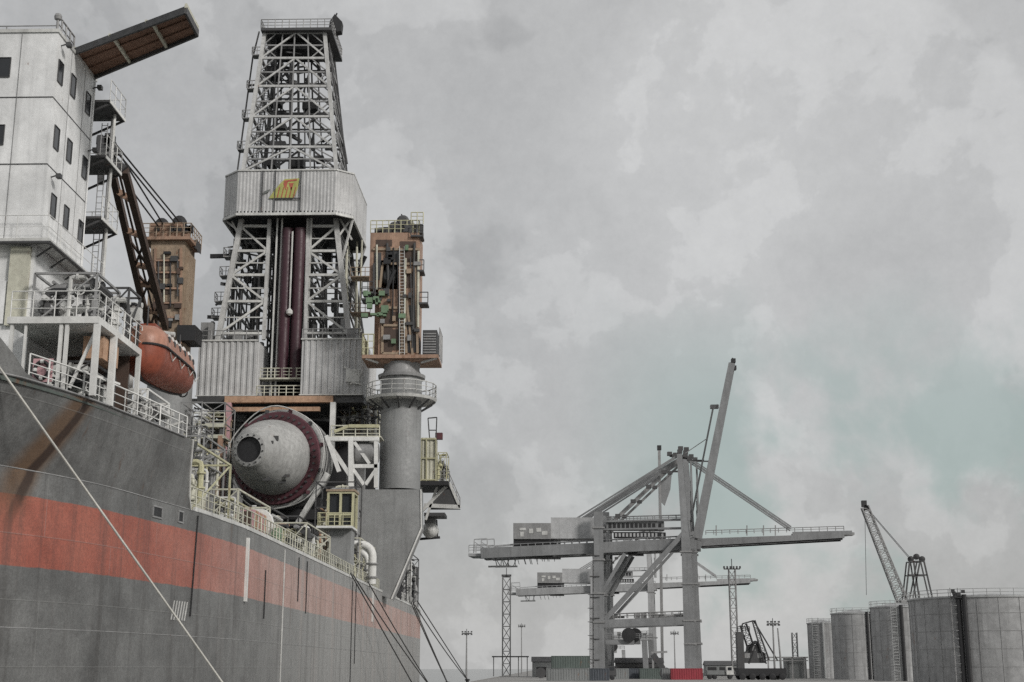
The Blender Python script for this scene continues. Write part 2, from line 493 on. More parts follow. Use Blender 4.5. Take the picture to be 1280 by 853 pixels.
# rails
b = MB()
b.rail([edge(y, 13.9, .25) for y in (53.6, 56, 58.5, 61, 63.5, 66, 68)], 1.15, 1.25, .04)
b.build('forecastle_railing', 'white_paint', ship)
b = MB(); b.rail([edge(y, 10.65, .3) for y in range(71, 150, 6)], 1.25, 1.0, .045)
b.build('deck_railing', 'cream_paint', ship)
b = MB(); b.rail([edge(y, 10.65, .3) for y in range(153, 197, 6)], 1.2, 1.4, .05)
b.rail([(-18, 196.6, 10.65), (-45, 196.6, 10.65)], 1.2, 1.6, .05)
b.build('stern_railing', 'steel_light', ship)
# hull openings and marks
for y, z, w, hh in ((66.4, 10.78 - .75, .95, .42), (69.2, 10.1, .5, .45)):
    p = edge(y, z, -.01); t = (edge(y + .5, z) - edge(y - .5, z)).normalized()
    fr = MB()
    fr.bar(p - t * (w / 2 + .08) + V((0, 0, hh / 2 + .05)), p + t * (w / 2 + .08) + V((0, 0, hh / 2 + .05)), .08, .08)
    fr.bar(p - t * (w / 2 + .08) - V((0, 0, hh / 2 + .05)), p + t * (w / 2 + .08) - V((0, 0, hh / 2 + .05)), .08, .08)
    fr.bar(p - t * (w / 2 + .04) - V((0, 0, hh / 2)), p - t * (w / 2 + .04) + V((0, 0, hh / 2)), .08, .08)
    fr.bar(p + t * (w / 2 + .04) - V((0, 0, hh / 2)), p + t * (w / 2 + .04) + V((0, 0, hh / 2)), .08, .08)
    f = fr.build('fairlead', 'steel_mid', ship)
    MB().bar(p - t * w / 2, p + t * w / 2, .03, hh).build('opening', 'near_black', f)
b = MB()                                        # draught marks, a block of slanting strokes
for i in range(6):
    y = 69.0 + i * .33; p = edge(y, 5.9, -.012); q = edge(y - .28, 4.95, -.012); b.bar(p, q, .03, .07, up=(1, 0, 0))
b.build('draught_marks', 'steel_light', ship)
b = MB(); b.bar(edge(80.8, 10.1, -.08), edge(80.8, 6.4, -.08), .16, .3, up=(0, 1, 0))
b.build('painted_fender_strip', 'white_paint', ship)
b = MB()
for y, z0, z1 in ((71.4, 10.4, 5.2), (86.3, 8.6, 5.6), (98, 10.3, 7.2), (101.5, 10.3, 6.5), (126, 10.3, 1), (128.5, 10.3, 3)):
    b.bar(edge(y, z0, -.05), edge(y - (.35 if y < 72 else 0), z1, -.05), .06, .07, up=(0, 1, 0))
islands(b, 'overboard_pipe', 'near_black', ship)
b = MB(); b.bar(edge(92.5, 10.4, -.05), edge(92.5, 1.0, -.05), .07, .09, up=(0, 1, 0)); b.bar(edge(141, 10.4, -.05), edge(141, 7.2, -.05), .2, .3, up=(0, 1, 0))
islands(b, 'scupper_pipe', 'steel_light', ship)

# ================================================================== deckhouse (part of the ship)
HX = -22.9
b = MB().mm((-40.1, 59, 21.6), (HX, 64.6, 32))
dh = b.build('deckhouse', 'house_paint', ship)
seam = MB()
for z in (25.33, 28.66):
    seam.mm((-40.1, 58.965, z - .018), (HX + .025, 58.995, z + .018)); seam.mm((HX + .003, 58.98, z - .018), (HX + .025, 64.6, z + .018))
seam.build('deck_seam', 'steel_dark', dh)
tr = MB().mm((-40.1, 58.93, 31.95), (HX + .06, 64.66, 32.12)); tr.build('roof_edge', 'steel_light', dh)
def window(parent, c, wy, hz, face):
    f = MB(); g = MB()
    if face == 'x':
        X = c.x
        f.mm((X + .003, c.y - wy / 2 - .03, c.z - hz / 2 - .03), (X + .06, c.y + wy / 2 + .03, c.z - hz / 2)); f.mm((X + .003, c.y - wy / 2 - .03, c.z + hz / 2), (X + .06, c.y + wy / 2 + .03, c.z + hz / 2 + .03))
        f.mm((X + .003, c.y - wy / 2 - .03, c.z - hz / 2), (X + .06, c.y - wy / 2, c.z + hz / 2)); f.mm((X + .003, c.y + wy / 2, c.z - hz / 2), (X + .06, c.y + wy / 2 + .03, c.z + hz / 2))
        g.mm((X + .004, c.y - wy / 2, c.z - hz / 2), (X + .025, c.y + wy / 2, c.z + hz / 2))
    else:
        Y = c.y
        f.mm((c.x - wy / 2 - .03, Y - .06, c.z - hz / 2 - .03), (c.x + wy / 2 + .03, Y - .003, c.z - hz / 2)); f.mm((c.x - wy / 2 - .03, Y - .06, c.z + hz / 2), (c.x + wy / 2 + .03, Y - .003, c.z + hz / 2 + .03))
        f.mm((c.x - wy / 2 - .03, Y - .06, c.z - hz / 2), (c.x - wy / 2, Y - .003, c.z + hz / 2)); f.mm((c.x + wy / 2, Y - .06, c.z - hz / 2), (c.x + wy / 2 + .03, Y - .003, c.z + hz / 2))
        g.mm((c.x - wy / 2, Y - .025, c.z - hz / 2), (c.x + wy / 2, Y - .004, c.z + hz / 2))
    w = f.build('window', 'steel_dark', parent); g.build('pane', 'glass_dark', w)
for row in (((75, 91), (91, 108), (109.5, 130)), ((70, 173), (86, 189), (105, 210)), ((66, 258), (82, 272), (100, 290))):
    for px, py in row:
        c = AX(px, py, HX); window(ship, c, .60, 1.06, 'x')
for z in (23.6, 26.9, 30.3):
    window(ship, V((-25.32, 59, z - .12)), .55, .95, 'y')
    window(ship, V((-27.8, 59, z - .12)), .55, .95, 'y')
for x in (-24.6, -26.6, -29.5): MB().mm((x - .012, 58.975, 21.7), (x + .012, 58.996, 31.9)).build('plate_line', 'steel_mid', dh)
for y in (61.0, 63.0): MB().mm((HX + .003, y - .012, 21.7), (HX + .018, y + .012, 31.9)).build('plate_line', 'steel_mid', dh)
for y, z in ((59.5, 31.5), (64.2, 31.4), (64.2, 28.0), (59.6, 24.9)):
    b = MB().bar((HX, y, z), (HX + .32, y, z + .1), .05); b.box((HX + .38, y, z + .04), (.22, .3, .2)); b.build('floodlight', 'steel_dark', dh)
MB().tube((HX + .06, 64.35, 21.7), (HX + .06, 64.35, 31.9), .045, 6).build('drain_pipe', 'house_paint', dh)
# lower house, walkway and rail in front of it
MB().mm((-40.1, 59.1, 13.9), (HX - .25, 66.5, 21.5)).build('lower_house', 'house_paint', ship)
b = MB().mm((-40.5, 58.55, 21.45), (-22.35, 59.0, 21.6)); b.mm((HX - .2, 59.0, 21.45), (-22.35, 66.5, 21.6))
b.build('walkway', 'steel_light', ship)
b = MB().rail([(-40, 58.62, 21.6), (-22.42, 58.62, 21.6)], 1.1, 1.5, .02, 2); b.rail([(-22.42, 58.62, 21.6), (-22.42, 66.4, 21.6)], 1.1, 1.5, .022, 2)
b.build('walkway_railing', 'white_paint', ship)
b = MB()
for y in (59.2, 61, 63, 65): b.bar((HX - .2, y, 20.9), (-22.4, y, 21.4), .07)
b.tube((-40, 58.5, 21.36), (-22.3, 58.5, 21.36), .08, 6); b.tube((-22.3, 58.5, 21.36), (-22.3, 66.5, 21.36), .09, 6)
b.build('walkway_bracket', 'steel_dark', ship)
for x0, x1 in ((-25.9, -25.1), (-24.2, -23.3)):
    MB().mm((x0, 58.9, 17.6), (x1, 59.09, 21.3)).build('locker_panel', 'cream_paint', ship)
MB().mm((-24.9, 58.98, 17.7), (-24.3, 59.08, 19.7)).build('door', 'house_paint', ship)
b = MB().mm((-26.6, 58.2, 20.5), (-25.4, 58.9, 21.2)); b.build('vent_box', 'cream_paint', ship)
# roof rail, knob and safety net frame
b = MB(); b.rail([(HX - .1, 59.1, 32.1), (HX - .1, 61.4, 32.1)], .8, .55, .05, 2); b.rail([(-40, 59.1, 32.1), (HX - .1, 59.1, 32.1)], .25, 2.5, .03, 1)
b.tube((HX - .1, 59.1, 32), (HX - .1, 59.1, 32.7), .07, 6); b.lathe((HX - .1, 59.1, 32.62), (0, 0, 1), [(0, .05), (.05, .16), (.2, .19), (.32, .14), (.38, .03)], 10)
b.build('roof_railing', 'steel_mid', ship)
# overhanging wing platform high on the house
zr = 32.12
w = [AZ(93, 65, zr), AZ(232, 13, zr), AZ(247, 42, zr), AZ(117, 96, zr)]
wing = MB().prism([p + V((0, 0, .02)) for p in w], (0, 0, .12)).build('wing_platform', 'wing_brown', ship)
b = MB()
for i in range(4): b.bar(w[i] - V((0, 0, .0)), w[(i + 1) % 4], .12, .34)
b.build('edge_beam', 'steel_dark', wing)
for t in (.37, .72):
    b = MB().bar(w[0].lerp(w[1], t) - V((0, 0, .06)), w[3].lerp(w[2], t) - V((0, 0, .06)), .13, .16); b.build('cross_beam', 'cream_paint', wing)
b = MB()
for s in (.33, .66): b.bar(w[0].lerp(w[3], s) - V((0, 0, .03)), w[1].lerp(w[2], s) - V((0, 0, .03)), .05, .08)
b.build('stringer', 'wing_brown', wing)
b = MB().bar(w[1] + V((0, 0, .2)), w[2] + V((0, 0, .2)), .1, .3)
for s in (0, .33, .66, 1): o = w[0].lerp(w[1], s); b.bar(o + V((0, 0, .1)), o + V((0, 0, .25)), .1)
b.build('lip', 'cream_paint', wing)
# stair tower on the after side of the house
for (py0, px1, py1) in ((118, 141, 134), (188, 144, 212), (272, 142, 290)):
    z = AX(px1, py1, -22.2).z
    y0, y1 = 64.75, 67.3; xi, xo = -24.2, -22.15
    b = MB().prism([(xi, y0, z), (xo, y0, z), (xo, y1, z), (xi, y1, z)], (0, 0, .12))
    b.prism([(xi, y0 + .05, z - .002), (xi, y1, z - .002), (xi, y1 - .2, z - .7), (xi, y0 + .05, z - .9)], (.2, 0, 0)); b.bar((xi + .2, y1 - .1, z - .9), (xo, y1 - .1, z - .02), .1); b.bar((xi + .2, y0 + .15, z - .9), (xo, y0 + .15, z - .02), .1)
    st = b.build('stair_landing', 'steel_dark', ship)
    r_ = MB().rail([(xi, y1, z + .12), (xo, y1, z + .12), (xo, y0, z + .12)], 1.1, .8, .025, 2); r_.bar((xo + .03, y0, z + .02), (xo + .03, y1, z + .02), .05, .16); r_.build('landing_railing', 'white_paint', st)
MB().tube((-22.4, 66.4, 13.9), (-22.4, 66.4, 31.0), .085, 8).build('stair_post', 'steel_light', ship)
MB().tube((-22.7, 66.9, 13.9), (-22.7, 66.9, 31.0), .05, 6).build('stair_post', 'steel_mid', ship)
b = MB()
for i in range(52):
    z = 14.2 + i * .33; b.tube((-23.1, 66.6, z), (-22.8, 66.6, z), .018, 4)
b.tube((-23.1, 66.6, 14), (-23.1, 66.6, 30.5), .025, 5); b.tube((-22.8, 66.6, 14), (-22.8, 66.6, 30.5), .025, 5)
b.build('ladder', 'steel_mid', ship)
# forecastle shelter: slab on white posts
SH = dict(y0=56.5, y1=63.0, x1=-19.1, z=17.25)
b = MB().mm((-23.1, SH['y0'], SH['z'] - .18), (SH['x1'], SH['y1'], SH['z'] + .12)); shel = b.build('shelter_roof', 'white_paint', ship)
for x, y, wd in ((-20.75, 56.65, .15), (-20.5, 56.65, .15), (-22.9, 56.65, .14), (-22.3, 56.65, .1), (-19.2, 56.65, .24), (-19.2, 59.0, .26), (-19.2, 62.8, .2)):
    MB().mm((x - wd / 2, y - wd / 2, 13.9), (x + wd / 2, y + wd / 2, SH['z'] - .18)).build('shelter_post', 'white_paint', ship)
b = MB().bar((-20.3, 56.9, 14.3), (-19.3, 56.9, 16.9), .12); b.bar((-20.2, 57.0, 15.2), (-19.3, 60.5, 15.2), .1); b.build('shelter_brace', 'white_paint', ship)
MB().mm((-23.0, 62.6, 13.95), (-19.6, 62.8, 17.0)).build('shelter_back_wall', 'boom_brown', ship)
b = MB().mm((-20.3, 58.2, 15.9), (-19.4, 60.4, 16.9)); b.build('shelter_duct', 'rust_beam', ship)
b = MB().rail([(-23, SH['y0'] + .08, SH['z'] + .12), (SH['x1'] - .08, SH['y0'] + .08, SH['z'] + .12), (SH['x1'] - .08, SH['y1'], SH['z'] + .12)], 1.15, .95, .028, 3)
b.build('shelter_railing', 'white_paint', ship)

# ---------------------------------------------------------------- generic deck machinery
def machinery(name, label, cat, lo, hi, m_frame, m_pipe, seed, npipe=8, group=None, dense=True):
    """an open pipe rack: frame, runs of flanged pipe, valves and small tanks inside a real box of space"""
    R = random.Random(seed); lo, hi = V(lo), V(hi); d = hi - lo
    t = thing(name, label, cat, ((lo.x + hi.x) / 2, (lo.y + hi.y) / 2, lo.z), group)
    f = MB(); w = .07 + .012 * min(d)
    for x in (lo.x, hi.x):
        for y in (lo.y, hi.y): f.bar((x, y, lo.z), (x, y, hi.z), w)
    nl = max(1, int(d.z / 2.2))
    for k in range(1, nl + 1):
        z = lo.z + d.z * k / nl
        f.bar((lo.x, lo.y, z), (hi.x, lo.y, z), w); f.bar((lo.x, hi.y, z), (hi.x, hi.y, z), w)
        f.bar((lo.x, lo.y, z), (lo.x, hi.y, z), w); f.bar((hi.x, lo.y, z), (hi.x, hi.y, z), w)
        if k % 2: f.bar((lo.x, lo.y, z - d.z / nl), (hi.x, lo.y, z), w * .7); f.bar((hi.x, lo.y, z - d.z / nl), (hi.x, hi.y, z), w * .7)
        else: f.bar((hi.x, lo.y, z - d.z / nl), (lo.x, lo.y, z), w * .7)
    f.build('frame', m_frame, t)
    for i in range(npipe):
        x = R.uniform(lo.x, hi.x); y = R.uniform(lo.y, hi.y); r = R.uniform(.07, .2)
        z0 = lo.z + R.random() * d.z * .3; z1 = lo.z + d.z * R.uniform(.5, .98)
        x2 = R.uniform(lo.x, hi.x); y2 = R.uniform(lo.y, hi.y)
        p = MB(); q = r * 1.6
        pts = [V((x, y, z0)), V((x, y, z1 - q)), V((x, y, z1)).lerp(V((x2, y, z1)), .02) + V((0, 0, -q * .3)), V((x + (q if x2 > x else -q), y, z1)), V((x2, y, z1)), V((x2, y2, z1))]
        p.path(pts, r, 7)
        for fr in (.3, .7): o = V((x, y, z0 + (z1 - z0) * fr)); p.tube(o - V((0, 0, .05)), o + V((0, 0, .05)), r * 1.6, 8)
        o = V((x, y, z1)).lerp(V((x2, y, z1)), .6); p.tube(o - V((.05, 0, 0)), o + V((.05, 0, 0)), r * 1.6, 8)
        p.build('pipe', R.choice(m_pipe), t, True)
    for i in range(npipe // 2 + 1):
        v = MB()
        o = V((R.uniform(lo.x, hi.x), R.uniform(lo.y, lo.y + d.y * .4), R.uniform(lo.z + .4, hi.z - .3))); r = R.uniform(.14, .3)
        for a in range(10):
            v.tube(o + V((cos(a * .628) * r, 0, sin(a * .628) * r)), o + V((cos((a + 1) * .628) * r, 0, sin((a + 1) * .628) * r)), .03, 5)
        v.tube(o - V((r, 0, 0)), o + V((r, 0, 0)), .02, 4); v.tube(o - V((0, 0, r)), o + V((0, 0, r)), .02, 4); v.tube(o, o + V((0, .35, 0)), .035, 5)
        v.build('valve_wheel', R.choice(m_pipe), t)
    for i in range(max(2, npipe // 3)):
        o = V((R.uniform(lo.x, hi.x), R.uniform(lo.y + .2 * d.y, hi.y), R.uniform(lo.z, hi.z - d.z * .35)))
        k = MB().box(o + V((0, 0, .3)), (R.uniform(.3, .9), R.uniform(.3, .9), R.uniform(.4, 1.1)))
        k.build('junction_box', R.choice(m_pipe), t)
    if dense:
        for i in range(2):
            c = MB(); o = V((R.uniform(lo.x + .5, hi.x - .5), R.uniform(lo.y + .5, hi.y), lo.z + .05)); rr = min(.8, d.x * .2)
            c.lathe(o, (0, 0, 1), [(0, rr * .95), (.1, rr), (d.z * .4, rr), (d.z * .46, rr * .7), (d.z * .48, .1)], 14)
            c.build('tank', R.choice(m_pipe), t, True)
    return t

PIP = ['steel_light', 'steel_mid', 'white_paint', 'steel_dark']
PIY = ['cream_paint', 'yellow_paint', 'steel_mid', 'steel_light', 'steel_dark']
# gear under and on the shelter, along the forecastle
machinery('mooring_winch', 'black and white mooring winch gear under the forecastle shelter behind its posts', 'winch', (-22.4, 58, 13.95), (-19.8, 61.4, 15.7), 'steel_dark', ['steel_dark', 'near_black', 'white_paint', 'steel_light'], 3, 10)
machinery('pipe_manifold', 'white pipe manifold with valves on the shelter roof below the deckhouse', 'pipework', (-22.7, 58.2, 17.4), (-19.9, 61.5, 19.8), 'steel_mid', PIP, 5, 10, dense=False)
machinery('hose_station', 'tangle of hoses and pipes at after end of the shelter roof beside the lifeboat', 'pipework', (-21.4, 61.0, 17.4), (-19.3, 62.8, 19.9), 'steel_dark', ['steel_dark', 'steel_light', 'near_black'], 8, 11, dense=False)
machinery('davit_winch', 'small white winch frame standing on the forecastle edge under the lifeboat', 'winch', (-20.6, 63.6, 13.95), (-18.9, 67.4, 15.6), 'white_paint', PIP, 11, 8, dense=False)

# life ring on its board at the forecastle rail
p = AY(53, 463, 55.2)
t = thing('life_ring', 'pink and white life ring on a board hung on the forecastle rail', 'life ring', (p.x, p.y, p.z - .55))
MB().mm((p.x - .42, p.y, p.z - .5), (p.x + .42, p.y + .05, p.z + .5)).build('board', 'pink_paint', t)
b = MB(); n = 20
b.path([(p.x + cos(2 * pi * i / n) * .29, p.y - .07, p.z + sin(2 * pi * i / n) * .36) for i in range(n + 1)], .075, 8); b.build('ring', 'near_black', t, True)
for a in (0, 90, 180, 270):
    o = V((p.x + cos(radians(a)) * .29, p.y - .07, p.z + sin(radians(a)) * .36)); tt = V((-sin(radians(a)), 0, cos(radians(a)))) * .07; MB().tube(o - tt, o + tt, .09, 8).build('band', 'white_paint', t)

# ================================================================== lifeboat and davits
L0 = V((-19.5, 59.0, 16.1))
t = thing('lifeboat', 'orange enclosed lifeboat with paler canopy hanging beside the deckhouse', 'lifeboat', (-19.6, 67, 15.5))
def boat_section(s):
    """half breadth, keel z, sheer z, canopy z at s in 0..1: blunt near end, finer end lifting away"""
    rd = sqrt(max(0, 1 - (1 - min(1, s / .14)) ** 2)); rf = 1 - .5 * max(0, (s - .55) / .45) ** 2.4
    zs = 17.7
    return 1.1 * (.22 + .78 * rd) * rf, zs - (zs - 16.15 - .75 * s ** 2.2) * (.30 + .70 * rd), zs, zs + 1.08 * (.30 + .70 * rd) * (1 - .55 * max(0, (s - .6) / .4) ** 2)
NS = 34; BY0, BY1 = 62.9, 71.3; BX = -19.3
hb = MB(); cb_ = MB(); rings = []; rc = []
for i in range(NS + 1):
    s = (i / NS) ** 1.7; w, zk, zs, zc = boat_section(s); y = BY0 + (BY1 - BY0) * s
    if i in (0, NS): w *= .8
    ring = [V((BX, y, zk))] + [V((BX + w * sin(a * pi / 2), y, zs - (zs - zk) * cos(a * pi / 2) ** .8)) for a in (.2, .4, .6, .8, 1)]
    ring += [V((2 * BX - p.x, p.y, p.z)) for p in reversed(ring[1:])]
    rings.append(ring)
    up = [V((BX + w * 1.03, y, zs)), V((BX + w * 1.0, y, zs + (zc - zs) * .45)), V((BX + w * .82, y, zs + (zc - zs) * .78)), V((BX + w * .45, y, zc)), V((BX, y, zc + .06))]
    up += [V((2 * BX - p.x, p.y, p.z)) for p in reversed(up[:-1])]
    rc.append(up)
for B_, RR, closed in ((hb, rings, True), (cb_, rc, False)):
    n = len(RR[0]); vs = [p for r in RR for p in r]
    fs = [(i * n + j, (i + 1) * n + j, (i + 1) * n + (j + 1) % n, i * n + (j + 1) % n) for i in range(NS) for j in range(n if closed else n - 1)]
    fs += [tuple(range(n)), tuple(range(NS * n, NS * n + n))[::-1]]
    B_.add(vs, fs)
hb.build('hull', 'boat_orange', t, True); cb_.build('canopy', 'boat_pale', t, True)
b = MB()
for sgn in (1, -1): b.path([V((BX + sgn * (abs(r[0].x - BX) + .02), r[0].y, r[0].z)) for r in rc], .06, 6)
b.build('fender_strip', 'near_black', t)
def sect(y): return boat_section((y - BY0) / (BY1 - BY0))
for i in range(6):
    y = 64.3 + i * 1.0; w_ = sect(y)[0]; MB().lathe((BX + w_ - .03, y, 18.2), (1, 0, .12), [(0, .15), (.06, .15), (.061, .10), (.03, .09)], 12).build('porthole', 'steel_dark', t)
for i, (dy, sl) in enumerate(((0, .2), (.35, -.2), (.75, 0), (1.2, .2), (1.55, -.2), (2.1, 0), (2.5, .25), (2.9, 0), (3.6, .2), (4.0, -.2), (4.5, 0))):
    y = 64.5 + dy * 1.05; w_ = sect(y)[0]; MB().bar((BX + w_ * .96, y, 18.32), (BX + w_ * .87, y + sl, 18.55), .04, .09, up=(1, 0, 0)).build('canopy_mark', 'white_paint', t)
for y in (64.5, 66.2, 67.9, 69.4):
    w_, zk_, zs_, zc_ = sect(y); MB().path([(BX + w_ + .03, y, zs_ - .1), (BX + w_ + .02, y + .5, zs_ - .42), (BX + w_ + .03, y + 1.0, zs_ - .1)], .025, 5).build('grab_line', 'rope_pale', t)
b = MB().path([(BX, y, sect(y)[1] - .05) for y in (63.3, 64, 65, 67, 69, 71)], .07, 6); b.build('keel', 'near_black', t)
b = MB().mm((BX - .4, 64.2, 18.6), (BX + .4, 65.4, 19.0)); b.build('conning_hatch', 'boat_orange', t)
MB().path([(BX + .25 * cos(a_), 71.35, 17.0 + .25 * sin(a_)) for a_ in [i * pi / 6 for i in range(13)]], .04, 5).build('propeller_guard', 'near_black', t)
t = thing('lifeboat_davit', 'grey davit cradle holding the orange lifeboat over the forecastle edge', 'davit', (-20.6, 67, 13.9))
for y in (64.2, 70.2):
    b = MB(); b.path([(-21.8, y, 13.9 if y < 68 else 10.6), (-21.8, y, 18.8), (-21.4, y, 19.7), (-20.6, y, 20.0), (-19.6, y, 19.9)], .14, 8); b.bar((-21.8, y, 15.5), (-19.4, y, 15.6), .25, .22)
    b.bar((-21.7, y, 14.2), (-18.9, y, 15.2), .12); b.build('davit_arm', 'steel_light', t)
    MB().tube((BX, y, 18.5), (BX, y, 19.9), .04, 6).build('fall', 'steel_dark', t)
b = MB().mm((-20.6, 62.2, 13.92), (-18.9, 68.0, 14.1)); b.rail([(-18.95, 62.2, 14.1), (-18.95, 68.0, 14.1)], .9, 1.0, .03, 2); b.build('skid', 'steel_mid', t)

# ================================================================== derrick
def DP(px, py, back=False):
    Y = 157 + 3 * (425 - py) / 395
    p = AY(px, py, Y)
    if back: p = V((p.x, 173 - 6 * (425 - py) / 395, p.z))
    return p
FL = DP(310, 497).z                                   # drill floor height
der = thing('drilling_derrick', 'tall grey lattice drilling derrick with grey panelled belt and yellow emblem', 'derrick', (-32, 164, 10.6))
def lerp2(a, b, t): return (a[0] + (b[0] - a[0]) * t, a[1] + (b[1] - a[1]) * t)
def upL(py): return 305 + (208 - py) / 166 * 26
def upR(py): return 420 - (208 - py) / 166 * 14
def loL(py): return 302 - (py - 276) / 141 * 28
def loR(py): return 420 + (py - 276) / 141 * 16
def liL(py): return 337 - (py - 276) / 141 * 7
def liR(py): return 386 - (py - 276) / 141 * 4
for back in (False, True):
    for fx in (upL, upR):
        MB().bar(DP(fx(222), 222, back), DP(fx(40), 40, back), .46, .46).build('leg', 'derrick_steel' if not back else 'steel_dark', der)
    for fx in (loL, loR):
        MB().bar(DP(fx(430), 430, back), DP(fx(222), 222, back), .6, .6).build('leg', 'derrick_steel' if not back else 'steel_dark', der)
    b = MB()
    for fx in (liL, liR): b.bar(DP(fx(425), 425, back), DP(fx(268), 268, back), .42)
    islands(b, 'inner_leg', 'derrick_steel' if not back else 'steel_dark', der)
rows = [214, 184, 146, 108, 73, 41]
for back in (False, True):
    h = MB(); d = MB(); s2 = MB()
    for i, py in enumerate(rows):
        h.bar(DP(upL(py), py, back), DP(upR(py), py, back), .28)
        if i + 1 < len(rows):
            pt = rows[i + 1]; mid = (upL(pt) + upR(pt)) / 2 + 2
            d.bar(DP(mid, pt, back), DP(upL(py), py, back), .22); d.bar(DP(mid, pt, back), DP(upR(py), py, back), .22)
            pm = (py + pt) / 2
            s2.bar(DP(upL(pm), pm, back), DP(upR(pm), pm, back), .18)
            for fr in (.3, .5, .72):
                xx = lambda q: upL(q) + (upR(q) - upL(q)) * fr
                s2.bar(DP(xx(py), py, back), DP(xx(pt), pt, back), .16)
            for k in (0, 1):
                x0 = upL(py) + (upR(py) - upL(py)) * (.25 + .5 * k); s2.bar(DP(x0, py, back), DP(upL(pm) if not k else upR(pm), pm, back), .14)
                s2.bar(DP(x0, pt, back), DP(upL(pm) if not k else upR(pm), pm, back), .14)
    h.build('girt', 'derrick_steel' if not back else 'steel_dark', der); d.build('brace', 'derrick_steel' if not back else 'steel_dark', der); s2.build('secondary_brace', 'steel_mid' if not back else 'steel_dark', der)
for fx in (upL, upR):
    h = MB()
    for i, py in enumerate(rows):
        h.bar(DP(fx(py), py), DP(fx(py), py, True), .3)
        if i + 1 < len(rows):
            pt = rows[i + 1]
            m0 = (DP(fx(pt), pt) + DP(fx(pt), pt, True)) / 2
            h.bar(m0, DP(fx(py), py), .22); h.bar(m0, DP(fx(py), py, True), .22)
            pm = (py + pt) / 2; h.bar(DP(fx(pm), pm), DP(fx(pm), pm, True), .16)
            h.bar(m0, (DP(fx(py), py) + DP(fx(py), py, True)) / 2, .16)
    h.build('side_bracing', 'steel_mid', der)
# interior guides, ladders and working gear of the upper part
b = MB()
for px, Y in ((362, 163), (374, 163), (338, 162), (343, 165), (395, 166), (348, 168)):
    b.bar(AY(px, 270, Y), AY(px + (368 - px) * .25, 44, Y), .2 if px < 360 or px > 380 else .28)
islands(b, 'guide_rail', 'steel_dark', der)
b = MB(); b.mm((AY(352, 60, 163).x, 161, AY(352, 70, 163).z), (AY(392, 60, 163).x, 165, AY(352, 62, 163).z))
b.build('crown_beam', 'near_black', der)
for k, (px, py) in enumerate(((345, 130), (348, 182), (388, 135), (385, 62), (340, 205), (400, 200), (372, 205), (352, 160), (342, 92))):
    p = AY(px, py, 164); b = MB().box(p, (rnd.uniform(1, 2.6), 1.6, rnd.uniform(.5, 1.5))); b.bar(p - V((2, 0, 1)), p + V((2, 0, -1)), .14); islands(b, 'equipment_box', 'steel_dark' if k % 2 else 'near_black', der)
for i in range(46):
    py = rnd.uniform(52, 205); f = rnd.uniform(.08, .92); px = upL(py) + (upR(py) - upL(py)) * f
    p = AY(px, py, rnd.uniform(161.5, 166)); q = p + V((rnd.uniform(-2.2, 2.2), rnd.uniform(-1, 1), rnd.choice([0, 0, rnd.uniform(-4, 4)]))); MB().bar(p, q, rnd.uniform(.12, .4), rnd.uniform(.12, .5)).build('walkway_beam', 'steel_dark', der)
b = MB()
for i in range(60):
    py = 222 - i * 3; o = AY(upL(py) + 9, py, 160.5); b.bar(o, o + V((.7, 0, 0)), .06)
b.bar(AY(upL(222) + 9, 222, 160.5), AY(upL(45) + 9, 45, 160.5), .09); b.bar(AY(upL(222) + 9, 222, 160.5) + V((.7, 0, 0)), AY(upL(45) + 9, 45, 160.5) + V((.7, 0, 0)), .09)
b.build('ladder', 'near_black', der)
b = MB(); b.path([AY(297, 212, 159), AY(316, 72, 161), AY(324, 40, 162)], .12, 6); b.path([AY(434, 205, 160), AY(417, 100, 161), AY(409, 40, 162)], .12, 6)
islands(b, 'service_line', 'steel_dark', der)
for py in (68, 110, 147, 186):
    p = DP(upL(py) - 6, py); b = MB().mm((p.x - .6, p.y, p.z - .12), (p.x + .9, p.y + 1.2, p.z)); b.rail([(p.x + .7, p.y, p.z), (p.x - .6, p.y, p.z), (p.x - .6, p.y + 1.2, p.z)], 1.0, .7, .06, 2)
    b.build('side_platform', 'steel_mid', der)
# crown platform
z0 = AY(370, 40, 160).z
p0, p1 = AY(328, 38, 160), AY(416, 38, 160)
b = MB().mm((p0.x, 159, z0 - .25), (p1.x, 168.5, z0 + .1)); cr = b.build('crown_platform', 'steel_dark', der)
b = MB().rail([(p0.x, 168, z0 + .1), (p0.x, 159.1, z0 + .1), (p1.x, 159.1, z0 + .1), (p1.x, 168, z0 + .1)], 1.2, .9, .06); b.build('railing', 'steel_mid', cr)
b = MB()
for px, w in ((345, 1.6), (362, 2.4), (380, 1.8), (398, 1.4)):
    p = AY(px, 36, 163); b.mm((p.x - w / 2, 162, z0 + .1), (p.x + w / 2, 165, z0 + rnd.uniform(.6, 1.2)))
b.lathe((AY(368, 36, 163).x - 1.2, 163.5, z0 + .6), (1, 0, 0), [(0, .9), (2.4, .9)], 16)
b.build('sheave_block', 'near_black', cr)
q = AY(416, 30, 162); b = MB().prism([(q.x - .6, 162, q.z - 1.3), (q.x + 1.1, 162, q.z - 1.0), (q.x + 1.2, 162, q.z + .3), (q.x + .2, 162, q.z + 1.4), (q.x - .4, 162, q.z + .4)], (0, 1.2, 0)); b.bar((q.x - 1, 162.6, q.z - 2), (q.x + .4, 162.6, q.z + 1.8), .16)
b.build('gin_pole', 'near_black', cr)
